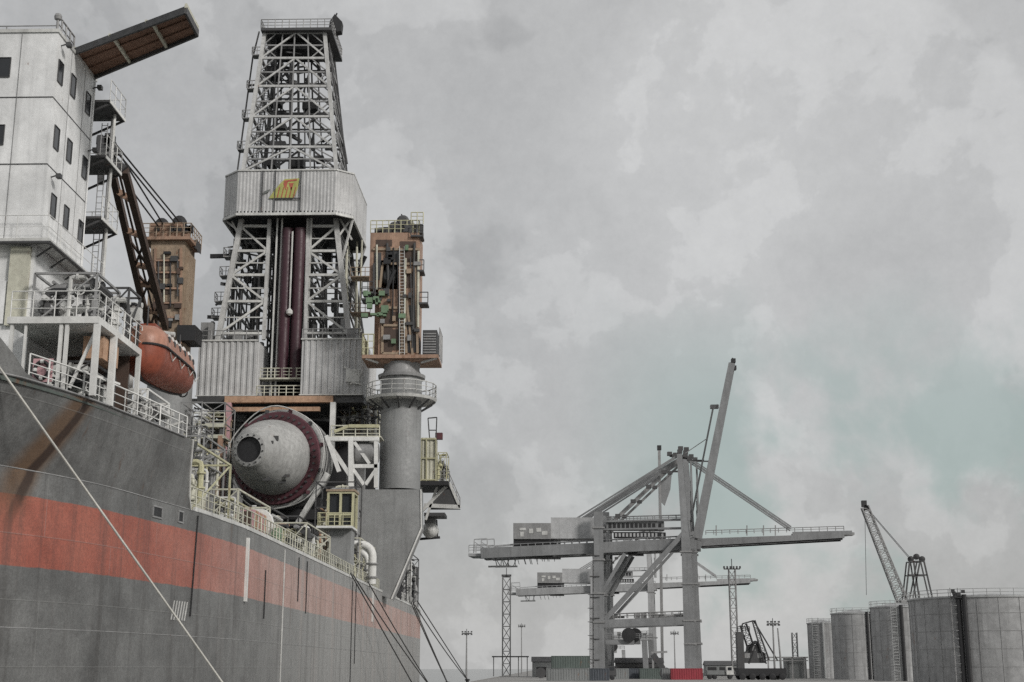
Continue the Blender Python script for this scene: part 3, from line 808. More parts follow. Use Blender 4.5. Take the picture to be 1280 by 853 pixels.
# panelled belt around the racking board
bt, bb = AY(370, 213, 155.5).z, AY(370, 268, 155.5).z
P1, P2 = AY(297, 240, 155.5).x, AY(420, 240, 155.5).x
P0 = V((AY(281, 245, 157.5).x, 157.5)); P3 = V((AY(442, 240, 157).x, 157.0)); P4 = V((AY(458, 270, 168.5).x, 168.5))
poly = [V((P0.x, 157.5)), V((P1, 155.5)), V((P2, 155.5)), V((P3.x, 157.0)), V((P4.x, 168.5)), V((P2 + 1, 171)), V((P1, 171)), V((P0.x, 169))]
b = MB()
for i in range(8):
    a, c = poly[i], poly[(i + 1) % 8]; dlt = (c - a)
    b.corr((a.x, a.y, bb), (dlt.x, dlt.y, 0), (0, 0, 1), dlt.length, bt - bb, .42, .035)
belt = b.build('panel_belt', 'cladding_grey', der)
b = MB()
for i in range(8):
    a, c = poly[i], poly[(i + 1) % 8]
    b.bar((a.x, a.y - .1, bb), (c.x, c.y - .1, bb), .22, .3); b.bar((a.x, a.y - .08, bt), (c.x, c.y - .08, bt), .14, .18)
islands(b, 'trim', 'steel_light', belt)
b = MB()
for px in (328, 344, 376): p = AY(px, 240, 155.4); b.mm((p.x - .05, 155.22, bb + .2), (p.x + .05, 155.34, bt - .1))
b.mm((AY(344, 250, 155.4).x, 155.22, bb + 1.9), (AY(376, 250, 155.4).x, 155.34, bb + 2.0)); b.build('seam', 'steel_dark', belt)
b = MB().prism([V((p.x, p.y, bb + .25)) for p in poly], (0, 0, .2)); b.build('racking_floor', 'near_black', der)
b = MB()
for px0, py0, px1, py1 in ((440, 272, 424, 295), (424, 272, 440, 300), (283, 277, 300, 290), (301, 300, 290, 277)):
    b.bar(DP(px0, py0), DP(px1, py1), .22)
b.bar(V((P4.x, 168.4, bb)), DP(loR(310), 310, True), .25); b.bar(V((P3.x, 157.2, bb)), DP(loR(330), 330), .22); islands(b, 'knee_brace', 'steel_light', der)
# emblem on the belt: striped yellow wing with red figure and grey tail
def EP(px, py, dy=0): p = AY(px, py, 155.28 - dy); return p
em = MB().prism([EP(*q) for q in ((336, 248), (343, 238), (350, 230), (356, 224), (374, 223), (372, 236), (367, 248))], (0, .05, 0)).build('emblem', 'emblem_yellow', belt)
b = MB()
for i in range(5):
    x = 346 + i * 5; b.prism([EP(x, 247, .03), EP(x + 1.3, 247, .03), EP(x + 4.2, 234, .03), EP(x + 3.2, 234, .03)], (0, .03, 0))
for q in (((354, 229), (360, 227), (357, 238)), ((361, 229), (367, 229), (364, 239)), ((355, 226), (371, 224), (371, 226), (355, 228))):
    b.prism([EP(px, py, .03) for px, py in q], (0, .03, 0))
b.build('emblem_mark', 'emblem_red', belt)
b = MB().prism([EP(*q) for q in ((326, 244), (331, 239), (338, 236.5), (336, 240), (331, 242))], (0, .05, 0)); b.build('emblem_tail', 'emblem_grey', belt)
# lower lattice towers
lr = [283, 314, 344, 377, 417]
for back in (False, True):
    for out_, inn in ((loL, liL), (loR, liR)):
        d = MB()
        for i, py in enumerate(lr):
            d.bar(DP(out_(py), py, back), DP(inn(py), py, back), .3)
            if i + 1 < len(lr):
                pn = lr[i + 1]
                if i % 2 == 0: d.bar(DP(out_(py), py, back), DP(inn(pn), pn, back), .26)
                else: d.bar(DP(inn(py), py, back), DP(out_(pn), pn, back), .26)
                pm = (py + pn) / 2; d.bar(DP(out_(pm), pm, back), DP(inn(pm), pm, back), .14)
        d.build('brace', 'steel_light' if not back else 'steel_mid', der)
for fx in (loL, loR, liL, liR):
    d = MB()
    for i, py in enumerate(lr):
        d.bar(DP(fx(py), py), DP(fx(py), py, True), .28)
        if i + 1 < len(lr): d.bar(DP(fx(py), py), DP(fx(lr[i + 1]), lr[i + 1], True), .2); d.bar(DP(fx(py), py, True), DP(fx(lr[i + 1]), lr[i + 1]), .2)
    d.build('side_bracing', 'steel_mid', der)
d = MB()
for py in (300, 330, 360, 392): d.bar(DP(liL(py), py, True), DP(liR(py), py, True), .3)
d.build('brace', 'steel_dark', der)
# racked drill pipe, guides and the maroon column between the towers
zb, zt = AY(360, 470, 160).z, AY(360, 272, 160).z
for i in range(30):
    px = 338 + (i % 15) * 3.3; Y = 161 + (i // 15) * 3 + rnd.uniform(0, 1.5)
    if 351 < px < 377 and i < 15: continue
    x = AY(px, 350, Y).x; MB().tube((x, Y, zb), (x + rnd.uniform(-.15, .15), Y, zt), .13, 6).build('drill_pipe', 'near_black' if i % 3 else 'steel_dark', der)
b = MB().mm((AY(340, 350, 168).x, 168, FL), (AY(383, 350, 168).x, 168.3, zt)); b.build('drawworks_wall', 'near_black', der)
for px in (356.5, 372):
    x = AY(px, 370, 157.5).x; MB().tube((x, 157.6, AY(360, 474, 157.5).z), (x, 157.6, AY(360, 286, 157.5).z), .68, 12).build('riser_column', 'maroon', der, True)
x = AY(362, 370, 156.6).x
b = MB().tube((x, 156.9, AY(360, 392, 157).z), (x, 156.9, AY(360, 290, 157).z), .11, 6); b.lathe((x, 156.9, AY(360, 395, 157).z), (0, 0, 1), [(0, .1), (.2, .38), (.6, .4), (.9, .12)], 10); b.build('travelling_line', 'steel_light', der)
b = MB()
for px in (349, 381, 386, 343): x = AY(px, 370, 157.8).x; b.bar((x, 157.8, FL), (x, 157.8, zt), .2)
islands(b, 'guide_rail', 'steel_light', der)
b = MB()
for i in range(16):
    py = rnd.uniform(285, 420); px = rnd.choice([rnd.uniform(292, 330), rnd.uniform(388, 430)]); p = AY(px, py, rnd.uniform(161, 170)); b.box(p, (rnd.uniform(.6, 2.2), 1.2, rnd.uniform(.5, 1.8)))
islands(b, 'equipment_box', 'steel_dark', der)
b = MB()
for i in range(26):
    px = rnd.choice([rnd.uniform(284, 334), rnd.uniform(384, 434)]); Y = rnd.uniform(160, 171); x = AY(px, 380, Y).x; z1 = AY(px, rnd.uniform(285, 360), Y).z
    b.tube((x, Y, FL + 5), (x, Y, z1), rnd.uniform(.07, .2), 6)
islands(b, 'standpipe', 'steel_dark', der)
b = MB()
for i in range(9):
    px = rnd.uniform(430, 450); Y = rnd.uniform(159, 169); x = AY(px, 400, Y).x; b.tube((x, Y, FL + 4), (x + rnd.uniform(-.6, .1), Y, AY(px, rnd.uniform(290, 340), Y).z), rnd.uniform(.08, .2), 6)
islands(b, 'hose', 'cream_paint', der)
for i in range(44):
    px = rnd.choice([rnd.uniform(282, 336), rnd.uniform(384, 440)]); py = rnd.uniform(288, 418); p = AY(px, py, rnd.uniform(159, 170)); q = p + V((rnd.uniform(-2.5, 2.5), rnd.uniform(-1, 1), rnd.choice([0, 0, rnd.uniform(-4, 4)])))
    MB().bar(p, q, rnd.uniform(.1, .35), rnd.uniform(.12, .5)).build('walkway_beam', rnd.choice(['steel_dark', 'near_black', 'steel_mid']), der)
for py in (320, 344, 376, 396):
    p = AY(loL(py) - 5, py, 158); b = MB().mm((p.x - .9, 158, p.z - .12), (p.x + .6, 159.6, p.z)); b.rail([(p.x - .9, 159.5, p.z), (p.x - .9, 158.1, p.z), (p.x + .6, 158.1, p.z)], 1.1, .7, .05, 2); b.build('side_platform', 'steel_mid', der)
p = AY(420, 310, 157)
for py in (345, 390):
    b = MB(); p = AY(448, py, 158); b.mm((p.x - 1, 158, p.z - .15), (p.x + 1.4, 160, p.z)); b.rail([(p.x - 1, 158.1, p.z), (p.x + 1.4, 158.1, p.z)], 1.1, .6, .05, 2)
    b.build('side_platform', 'crane_tan', der)
# windwall boxes standing on the drill floor
for (xa, xb, ya, top) in ((247, 321, 155.5, 427), (376.5, 453, 155.0, 425)):
    x0, x1 = AY(xa, 460, ya).x, AY(xb, 460, ya).x; zt_ = AY(xa, top, ya).z
    b = MB().corr((x0, ya, FL), (1, 0, 0), (0, 0, 1), x1 - x0, zt_ - FL, .7, .13)
    b.corr((x1, ya + .1, FL), (0, 1, 0), (0, 0, 1), 12, zt_ - FL, .7, .13); b.mm((x0, ya + .2, FL), (x0 + .1, ya + 12, zt_)); b.mm((x0, ya + 12, FL), (x1, ya + 12.2, zt_))
    ww = b.build('windwall', 'cladding_grey', der)
    b = MB().mm((x0 - .1, ya - .22, zt_ - .02), (x1 + .1, ya - .12, zt_ + .16)); b.mm((x0 - .1, ya - .22, FL - .1), (x1 + .1, ya - .12, FL + .05)); islands(b, 'trim', 'steel_light', ww)
    b = MB()
    for i in range(14):
        px = rnd.uniform(xa + 3, xb - 3); x = AY(px, 420, ya + 3).x; hgt = rnd.uniform(.8, 3.2); b.box((x, ya + rnd.uniform(1.5, 7), zt_ + hgt / 2), (rnd.uniform(.3, 1.3), .8, hgt))
    b.rail([(x0, ya, zt_ + .1), (x1, ya, zt_ + .1)], 1.2, 1.3, .06, 2); b.build('roof_equipment', 'steel_mid', ww)
p = AY(441, 470, 154.8); b = MB()
for i in range(8): b.tube(p + V((rnd.uniform(-1.2, 1.2), -.1, rnd.uniform(-1.2, 1.2))), p + V((rnd.uniform(-1.2, 1.2), -.2, rnd.uniform(-1.2, 1.2))), .12, 6)
b.box(p, (1.6, .5, 1.5)); b.build('wall_bracket', 'steel_light', der)
# drill floor edge, v-door gear between the boxes
xa, xb = AY(247, 500, 155.5).x, AY(455, 500, 155.5).x
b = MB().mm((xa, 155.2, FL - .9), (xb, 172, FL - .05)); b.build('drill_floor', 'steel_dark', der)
b = MB().rail([(AY(321, 490, 155.6).x, 155.6, FL), (AY(376, 490, 155.6).x, 155.6, FL)], 1.2, .9, .07); b.rail([(AY(321, 490, 155.6).x, 157, FL + 2.4), (AY(376, 490, 155.6).x, 157, FL + 2.4)], 1.2, .9, .07)
b.mm((AY(321, 490, 157).x, 156.6, FL + 2.2), (AY(376, 490, 157).x, 158, FL + 2.4)); b.build('railing', 'cream_paint', der)
b = MB().mm((AY(281, 503, 154.6).x, 154.4, FL - 1.0), (AY(416, 503, 154.6).x, 155.1, FL - .25)); islands(b, 'floor_beam', 'rust_beam', der)
b = MB().mm((AY(283, 503, 154.6).x, 154.6, FL - 2.0), (AY(400, 503, 154.6).x, 155.1, FL - 1.5)); islands(b, 'floor_beam', 'rust_beam', der)
for px, m in ((285, 'pink_paint'), (415.5, 'white_paint')):
    x = AY(px, 540, 154.7).x; MB().mm((x - .3, 154.4, AY(px, 560 if px > 300 else 625, 154.7).z), (x + .3, 155.0, FL - 1.0)).build('substructure_post', m, der)
for px in (262, 300, 440, 452):
    x = AY(px, 560, 163).x; MB().mm((x - .5, 162.5, 10.6), (x + .5, 163.5, FL - .9)).build('substructure_leg', 'steel_mid', der)
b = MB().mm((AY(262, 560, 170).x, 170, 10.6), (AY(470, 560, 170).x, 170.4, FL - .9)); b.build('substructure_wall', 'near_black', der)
b = MB()
for i in range(24):
    px = rnd.uniform(285, 415); Y = rnd.uniform(156, 168); p = AY(px, rnd.uniform(505, 545), Y); q = p + V((rnd.uniform(-4, 4), rnd.uniform(-1, 1), rnd.uniform(-.5, .5))); b.tube(p, q, rnd.uniform(.08, .25), 6)
islands(b, 'underfloor_pipe', 'steel_dark', der)
b = MB().bar(AY(262, 508, 158), AY(250, 640, 158), .35); b.mm((AY(240, 505, 158).x, 157, FL - .4), (AY(262, 505, 158).x, 158, FL)); b.build('brace', 'steel_mid', der)

# ================================================================== big grey buoy under the drill floor
nose = AY(311, 562, 139.0); fl_ = AY(352, 575, 147.5); ax = (fl_ - nose).normalized(); LL = (fl_ - nose).length
t = thing('mooring_buoy', 'huge round grey buoy with dark red flange ring cradled under the derrick', 'buoy', (fl_.x, 146, 10.6))
prof = [(0.0, 1.35), (.12, 1.75), (.35, 1.9)]
for i in range(13):
    a = i / 12; prof.append((.4 + a * (LL * .74), 1.9 + (4.05 - 1.9) * sin(a * pi / 2) ** .85))
b = MB().lathe(nose, ax, prof, 56, False); b.build('dome', 'dome_grey', t, True)
b = MB().lathe(nose + ax * .35, ax, [(0, .01), (.001, 1.32), (-.33, 1.36)], 32, False); b.build('nose_socket', 'near_black', t)
b = MB()
for i in range(14):
    a = 2 * pi * i / 14; u = ax.orthogonal().normalized(); v2 = ax.cross(u); o = nose + ax * .05 + (u * cos(a) + v2 * sin(a)) * 1.55; b.tube(o, o - ax * .12, .09, 6)
islands(b, 'nose_bolt', 'steel_dark', t)
s0 = LL * .80
b = MB().lathe(nose, ax, [(s0, 4.0), (s0 + .02, 5.0), (s0 + .25, 5.1), (s0 + .27, 4.0)], 56, False); b.build('inner_ring', 'flange_red', t, True)
b = MB().lathe(nose, ax, [(s0 + .3, 4.0), (s0 + .5, 5.35), (s0 + .9, 5.45), (s0 + 1.0, 5.2), (s0 + 1.1, 5.2)], 56, False); b.build('flange', 'dome_grey', t, True)
b = MB()
for i in range(40):
    a = 2 * pi * i / 40; u = ax.orthogonal().normalized(); v2 = ax.cross(u); o = nose + ax * (s0 - .02) + (u * cos(a) + v2 * sin(a)) * 4.55; b.tube(o, o - ax * .28, .13, 6)
islands(b, 'flange_bolt', 'steel_dark', t)
for i in range(24):
    a = 2 * pi * i / 24; u = ax.orthogonal().normalized(); v2 = ax.cross(u); o = nose + ax * (s0 + .42) + (u * cos(a) + v2 * sin(a)) * 5.3
    if i % 2 == 0: MB().box(o, (.38, .38, .38)).build('lug', 'flange_red' if i % 4 else 'steel_dark', t)
b = MB().lathe(nose, ax, [(s0 + .95, 5.3), (s0 + .97, 5.48), (s0 + 1.1, 5.48), (s0 + 1.12, 5.3)], 56, False); b.build('edge_ring', 'near_black', t, True)
u = ax.orthogonal().normalized(); v2 = ax.cross(u)
b = MB().path([nose + ax * (s0 + .1) + (u * cos(a_) + v2 * sin(a_)) * (5.6 + .15 * sin(5 * a_)) for a_ in [i * 2 * pi / 48 for i in range(49)]], .07, 5); b.build('hose', 'steel_light', t)
b = MB().lathe(nose, ax, [(s0 + 1.1, 5.2), (s0 + 4.0, 5.15), (s0 + 5.2, 4.7), (s0 + 6, 3.4), (s0 + 6.1, .1)], 56, False); b.build('body', 'dome_grey', t, True)
b = MB().lathe(nose, ax, [(s0 + 2.2, 5.22), (s0 + 2.25, 5.3), (s0 + 2.5, 5.3), (s0 + 2.55, 5.22)], 56, False); b.build('band', 'steel_dark', t, True)
b = MB()
for (px, py, sx, sz) in ((344, 548, .7, .5), (333, 598, .8, .5), (355, 595, 1.2, .3), (352, 602, .9, .4), (322, 612, .5, .4), (340, 553, .3, .3)):
    # small bolted patches, lying on the dome
    r0 = ray(px, py); o = V((0, 0, CZ)); best = None
    for k in range(600):
        Y = 136 + k * .02; q = o + r0 * (Y / r0.y); s_ = (q - nose).dot(ax); rad = (q - nose - ax * s_).length
        if 0.4 < s_ < LL * .74:
            a_ = (s_ - .4) / (LL * .74); rr = 1.9 + (4.05 - 1.9) * sin(a_ * pi / 2) ** .85
            if rad <= rr: best = q; break
    if best is not None: b.box(best, (sx, .12, sz))
islands(b, 'patch', 'steel_dark', t)
b = MB()
for sgn in (-1, 1):
    c = fl_ + ax * 2; b.bar((c.x + sgn * 3.6, c.y, 10.6), (c.x + sgn * 3.4, c.y, c.z - 4.0), .7); b.bar((c.x + sgn * 4.5, c.y + 4, 10.6), (c.x + sgn * 3.4, c.y + 1, c.z - 3.8), .5)
b.mm((fl_.x - 5, fl_.y + 1, fl_.z - 6.4), (fl_.x + 5, fl_.y + 4, fl_.z - 5.3)); b.build('cradle', 'near_black', t)
MB().bar(AY(372, 655, 142), AY(410, 592, 142), .62, .5).build('strut', 'steel_light', t)
b = MB().bar(AY(318, 652, 141), AY(318, 632, 141), .4); b.bar(AY(408, 545, 143), AY(424, 590, 143), .5, .4); islands(b, 'strut', 'white_paint', t)

# ================================================================== gear around the substructure
machinery('pipe_rack', 'tall grey pipe rack with cream pipes between the forecastle break and the grey buoy', 'pipework', (-36.5, 118, 10.65), (-29.8, 126, 22.5), 'steel_mid', PIY, 21, 34)
machinery('pump_skid', 'low cream pump skid with hand wheels just aft of the forecastle break', 'pump', (-22.4, 72.6, 10.65), (-19.0, 82, 14.6), 'yellow_paint', PIY, 22, 20)
machinery('mud_skid', 'white piped skid standing along the deck rail in front of the buoy', 'pump', (-21.8, 84, 10.65), (-18.9, 94, 13.4), 'cream_paint', PIY, 23, 18)
machinery('valve_station', 'cream valve station beside the deck rail forward of the goosenecks', 'pipework', (-21, 106, 10.65), (-18.4, 118, 13.6), 'cream_paint', PIY, 25, 20)
machinery('deck_manifold', 'dark pipework and valves by deck edge beneath the grey crane pedestal', 'pipework', (-20.8, 136, 10.65), (-18.2, 148, 15.2), 'cream_paint', PIY + ['crane_tan'], 26, 20)
machinery('riser_rack', 'cluttered rusty riser rack between white derrick post and crane pedestal', 'rack', (AY(418, 540, 158).x, 157, AY(418, 547, 158).z), (AY(474, 540, 158).x, 163, AY(430, 500, 158).z), 'steel_dark', PIY + ['crane_tan', 'steel_dark'], 27, 27)
machinery('choke_skid', 'rust streaked skid of pipes below the white crossed gantry frame', 'pipework', (AY(398, 650, 140).x, 138, 10.7), (AY(448, 650, 140).x, 142, AY(400, 606, 140).z), 'steel_dark', ['crane_tan', 'rust_beam', 'steel_mid', 'cream_paint'], 28, 23)
machinery('choke_tree', 'dark pipe-filled tower next to the pink derrick post below the windwall', 'pipework', (AY(243, 560, 150).x, 148, 10.7), (AY(284, 560, 150).x, 153, AY(243, 508, 150).z), 'steel_mid', PIY + ['crane_tan', 'steel_dark'], 29, 30)
b = MB()
t = thing('service_gantry', 'white service gantry with crossed braces between buoy and crane pedestal', 'gantry', (AY(445, 600, 147).x, 147, 10.6))
b = MB(); G = lambda x, y: AY(x, y, 147)
b.bar(G(412, 549), G(474, 549), .5, .45); b.bar(G(439, 548), G(439, 655), .55); b.bar(G(470, 548), G(470, 610), .4); b.bar(G(439, 583), G(472, 583), .4)
b.bar(G(443, 553), G(462, 580), .35); b.bar(G(441, 586), G(455, 606), .35); b.bar(G(471, 586), G(457, 606), .35); b.bar(G(412, 556), G(438, 595), .45)
b.bar(G(439, 656), V((G(439, 656).x, 147, 10.6)), .5); b.build('frame', 'white_paint', t)
b = MB().mm((G(412, 549).x, 147, G(412, 549).z + .2), (G(476, 549).x, 150, G(412, 549).z + .35)); b.rail([G(414, 547), G(474, 547)], 1.3, 1.2, .08); b.build('walkway', 'cream_paint', t)
b = MB().bar(G(436, 533), G(474, 533), .4, .35); b.bar(G(418, 540), G(436, 533), .3); b.build('upper_beam', 'yellow_paint', t)
c = MB().lathe(G(456, 565) + V((-1.2, 1, 0)), (1, 0, 0), [(0, 1.0), (.2, 1.2), (2.4, 1.2), (2.6, 1.0)], 18); c.build('hose_drum', 'steel_mid', t, True)
# left service beams (cream) in front of the choke tree
t = thing('access_platform', 'cream access platform with rails against the pink derrick post', 'platform', (AY(258, 560, 146).x, 146, 10.6))
b = MB(); G = lambda x, y: AY(x, y, 146)
for y in (532, 546): b.bar(G(241, y), G(280, y), .45, .4)
b.rail([G(241, 530), G(280, 530)], 1.2, 1.2, .07); b.mm((G(241, 546).x, 146, G(241, 546).z - .1), (G(280, 546).x, 149, G(241, 546).z + .1)); b.build('deck', 'cream_paint', t)
b = MB().bar(G(276, 545), V((G(276, 545).x, 146, 10.6)), .5); b.bar(G(244, 545), V((G(244, 545).x, 146, 10.6)), .4); b.build('post', 'crane_orange', t)
t = thing('inclined_ladder', 'white stairway climbing beside the forecastle break', 'ladder', (-20.2, 71.5, 10.6))
b = MB(); p, q = AX(262, 632, -18.6), AX(246, 575, -18.9)
b = MB()
for dx in (0, .8): b.bar(V((-18.9 - dx, 71.6, 10.7)), V((-19.3 - dx, 69.2, 13.9)), .1, .2); b.bar(V((-18.9 - dx, 71.6, 11.7)), V((-19.3 - dx, 69.2, 14.9)), .05)
b.build('stringer', 'white_paint', t)
b = MB()
for i in range(11): f = i / 11; o = V((-18.9, 71.6, 10.8)).lerp(V((-19.3, 69.2, 13.9)), f); b.mm((o.x - .8, o.y - .12, o.z), (o.x, o.y + .12, o.z + .04))
b.build('tread', 'steel_mid', t)
machinery('mud_manifold', 'dark manifold crowded with pipes on deck just forward of the control cabin', 'pipework', (-27, 112, 10.65), (-22.5, 120, 15.5), 'steel_dark', PIY + ['near_black', 'crane_tan'], 41, 22)
machinery('bulk_transfer_rack', 'rusty transfer pipe rack under the buoy cradle behind the finned cooler', 'pipework', (-31, 128, 10.65), (-23, 136, 16.5), 'steel_dark', ['steel_dark', 'crane_tan', 'rust_beam', 'cream_paint', 'near_black'], 42, 26)
machinery('cement_rack', 'grey pipe rack below the windwall beyond the lifeboat', 'pipework', (AY(236, 560, 140).x, 136, 14), (AY(262, 560, 140).x, 141, AY(236, 512, 140).z), 'steel_mid', PIY + ['steel_dark'], 43, 18)
# finned cooler
p = AY(336, 672, 88); t = thing('finned_cooler', 'rusty orange finned cooler unit standing by the rail below the buoy', 'cooler', (-18.9, 89, 10.6))
z1 = AX(320, 645, -19.2).z; MB().mm((-19.6, 87.2, 10.65), (-18.7, 91.0, z1 - .1)).build('core', 'boom_brown', t)
for i in range(9):
    y = 87.3 + i * .44; MB().mm((-19.75, y, 10.9), (-18.5, y + .16, z1)).build('fin', 'rust_beam' if i % 3 else 'pink_paint', t)
b = MB().lathe((-19.1, 91.1, 12.0), (0, 1, 0), [(0, 1.0), (.3, 1.05), (.6, .9), (.75, .5)], 20); b.build('end_bonnet', 'white_paint', t, True)
# mushroom vent
t = thing('mushroom_vent', 'small white mushroom vent on the deck below the white strut', 'vent', (-19.4, 107, 10.6))
p = AX(381, 665, -19.4); b = MB().tube((p.x, p.y, 10.6), (p.x, p.y, p.z), .25, 10); b.build('pipe', 'white_paint', t); b = MB().lathe((p.x, p.y, p.z - .1), (0, 0, 1), [(0, .45), (.25, .5), (.5, .35), (.65, .05)], 14); b.build('cap', 'white_paint', t, True)
# control cabin
t = thing('control_cabin', 'pale yellow framed control cabin on a bracket platform above the deck', 'cabin', (AY(424, 660, 128).x, 128, 10.6))
A = lambda x, y: AY(x, y, 128)
x0, x1 = A(410, 640).x, A(441, 640).x; zf, zt_ = A(420, 658).z, A(420, 616).z
b = MB()
for x in (x0, (x0 + x1) / 2, x1): b.bar((x, 128, zf), (x, 128, zt_), .22)
for z in (zf, zf + 1.1, zt_): b.bar((x0, 128, z), (x1, 128, z), .2)
for x in (x0, x1): b.bar((x, 130.6, zf), (x, 130.6, zt_), .2); b.bar((x, 128, zt_), (x, 130.6, zt_), .2)
b.build('frame', 'yellow_paint', t)
MB().mm((x0 + .1, 128.2, zf), (x1 - .1, 130.5, zt_ - .1)).build('cab', 'glass_dark', t)
MB().mm((x0 - .2, 127.8, zt_ + .1), (x1 + .2, 130.8, zt_ + .3)).build('roof', 'crane_tan', t)
MB().mm((x0 - .9, 127, zf - .25), (x1 + .1, 130.8, zf - .05)).build('platform', 'white_paint', t)
b = MB().rail([(x0 - .8, 130, zf - .05), (x0 - .8, 127.1, zf - .05), (x1, 127.1, zf - .05)], 1.2, .7, .05); b.build('railing', 'yellow_paint', t)
b = MB().mm((x0 + .2, 128, 10.6), (x1 - .1, 130.4, zf - .25)); b.build('pedestal', 'pedestal_grey', t)
# gooseneck pipes
for k, (pa, pb, lab) in enumerate(((440, 466, 'large white gooseneck pipe bending down in front of the grey pedestal base'), (428, 460, 'thinner white gooseneck pipe inside the larger one by the pedestal base'))):
    Y = 138 + k * 2.2; r = .42 - k * .12; py = 681 + k * 8
    t = thing('gooseneck_pipe', lab, 'pipe', (AY(pb, 740, Y).x, Y, 10.6), 'gooseneck pipes by the crane pedestal')
    a, c = AY(pa, py, Y), AY(pb, py, Y); q = 1.2
    pts = [V((a.x - 1.5, Y, a.z)), V((a.x, Y, a.z)), V((c.x - q, Y, a.z))] + [V((c.x - q + q * sin(i * pi / 12), Y, a.z - q + q * cos(i * pi / 12))) for i in range(1, 7)] + [V((c.x, Y, 10.8))]
    MB().path(pts, r, 12).build('pipe', 'white_paint', t, True)
    b = MB()
    for z in (11.4, a.z - 2.0): b.lathe((c.x, Y, z), (0, 0, 1), [(0, r * 1.5), (.15, r * 1.5)], 14)
    islands(b, 'flange', 'steel_mid', t)
    MB().path([V((a.x - 1.5, Y, a.z)), V((a.x - 2.2, Y, a.z - .5)), V((a.x - 2.3, Y, 10.7))], r * .9, 10).build('return_leg', 'cream_paint', t, True)
# bitts and drums along the deck edge
for i, (y, m, lab) in enumerate(((99, 'steel_dark', 'pair of dark mooring bitts at deck edge just aft of the finned cooler'), (123, 'steel_dark', 'pair of dark mooring bitts where the amidships ropes leave the deck'), (180, 'steel_dark', 'pair of dark mooring bitts near the stern corner'))):
    t = thing('mooring_bitt', lab, 'bitt', (-18.2, y, 10.6), 'mooring bitts along the deck edge')
    for dy in (-.6, .6): MB().lathe((-18.2, y + dy, 10.6), (0, 0, 1), [(0, .28), (.9, .28), (.92, .36), (1.05, .36)], 14).build('post', m, t)
    MB().mm((-18.6, y - 1.1, 10.6), (-17.8, y + 1.1, 10.72)).build('base', m, t)
for i, (y, x, m, lab) in enumerate(((133, -18.6, 'yellow_paint', 'yellow drum standing at the deck rail ahead of the gooseneck pipes'), (135, -18.9, 'crane_tan', 'rusty drum standing beside the yellow drum at the deck rail'), (96, -18.8, 'green_gear', 'green drum standing at the deck rail aft of the finned cooler'))):
    t = MB().lathe((x, y, 10.62), (0, 0, 1), [(0, .44), (.05, .48), (.45, .48), (.48, .51), (.52, .48), (1.0, .48), (1.03, .51), (1.07, .48), (1.5, .48), (1.55, .44)], 18).build('oil_drum', m, None, True)
    tag(t, lab, 'drum', 'drums by the deck rail')

# ================================================================== deck cranes
def deck_crane(base, px0, px1, ptop, pbot, Y, label, m, mirror=False):
    x0, x1 = AY(px0, (ptop + pbot) / 2, Y).x, AY(px1, (ptop + pbot) / 2, Y).x
    xc = (x0 + x1) / 2; w = x1 - x0; zt = AY(xc, ptop, Y).z; zt = AY((px0 + px1) / 2, ptop, Y).z; zb = AY((px0 + px1) / 2, pbot, Y).z
    return xc, w, zb, zt
CY = 152
t = thing('pedestal_crane', 'rusty orange pedestal crane tower on a round grey column at the ship side', 'crane', (-15.9, CY, 10.6), 'deck cranes beside the derrick')
A = lambda x, y, Y=CY: AY(x, y, Y)
cx = (A(475, 560).x + A(526, 560).x) / 2; cr_ = (A(526, 560).x - A(475, 560).x) / 2
zk = A(500, 610).z; zc = A(500, 490).z
MB().lathe((cx, CY, zk - .3), (0, 0, 1), [(0, cr_), (zc - zk + 2, cr_)], 40).build('column', 'pedestal_grey', t, True)
pts = [A(440, 612, 149.6), A(526, 612, 149.6), A(526.5, 660, 149.6), A(489, 749, 149.6), A(470, 742, 149.6), A(440, 728, 149.6)]
b = MB().prism(pts, (0, 3.0, 0)); b.prism([A(474, 612, 149.6) + V((0, 3.003, 0)), A(524, 612, 149.6) + V((0, 3.003, 0)), A(522, 640, 149.6) + V((0, 3.003, 0)), A(480, 700, 149.6) + V((0, 3.003, 0))], (0, 1.6, 0)); sp = b.build('sponson', 'pedestal_grey', t)
b = MB().bar(pts[2] + V((.05, -.05, 0)), pts[3] + V((.05, -.05, 0)), .16, .2, up=(0, 1, 0)); b.bar(pts[1] + V((.02, -.05, 0)), pts[2] + V((.02, -.05, 0)), .12, .12, up=(0, 1, 0)); b.build('edge_bar', 'white_paint', sp)
b = MB()
for i in range(3): y = 150.1 + i; b.bar((pts[2].x + .03, y, pts[2].z), (pts[3].x + .03, y, pts[3].z), .08, .12, up=(0, 1, 0))
b.build('rib', 'steel_mid', sp)
# gallery
zg = A(500, 502).z; R1 = (A(548, 495).x - A(470, 495).x) / 2; gx = (A(548, 495).x + A(470, 495).x) / 2 - .2
b = MB().lathe((cx, CY, zg - .1), (0, 0, 1), [(0, cr_ - .1), (.001, cr_ + 1.6), (.3, cr_ + 1.75), (.301, cr_ - .1)], 40, False); g = b.build('gallery', 'steel_light', t)
b = MB()
n = 18; ring = [V((cx + cos(2 * pi * i / n) * (cr_ + 1.65), CY + sin(2 * pi * i / n) * (cr_ + 1.65), zg + .2)) for i in range(n + 1)]
b.rail(ring, 1.6, 1.0, .06, 3); b.build('railing', 'steel_light', g)
b = MB()
for i in range(12):
    a = 2 * pi * i / 12; d = V((cos(a), sin(a), 0)); b.bar(V((cx, CY, zg - 1.1)) + d * cr_, V((cx, CY, zg - .1)) + d * (cr_ + 1.6), .15)
islands(b, 'bracket', 'steel_dark', g)
zs = A(500, 470).z; z2 = A(500, 458).z
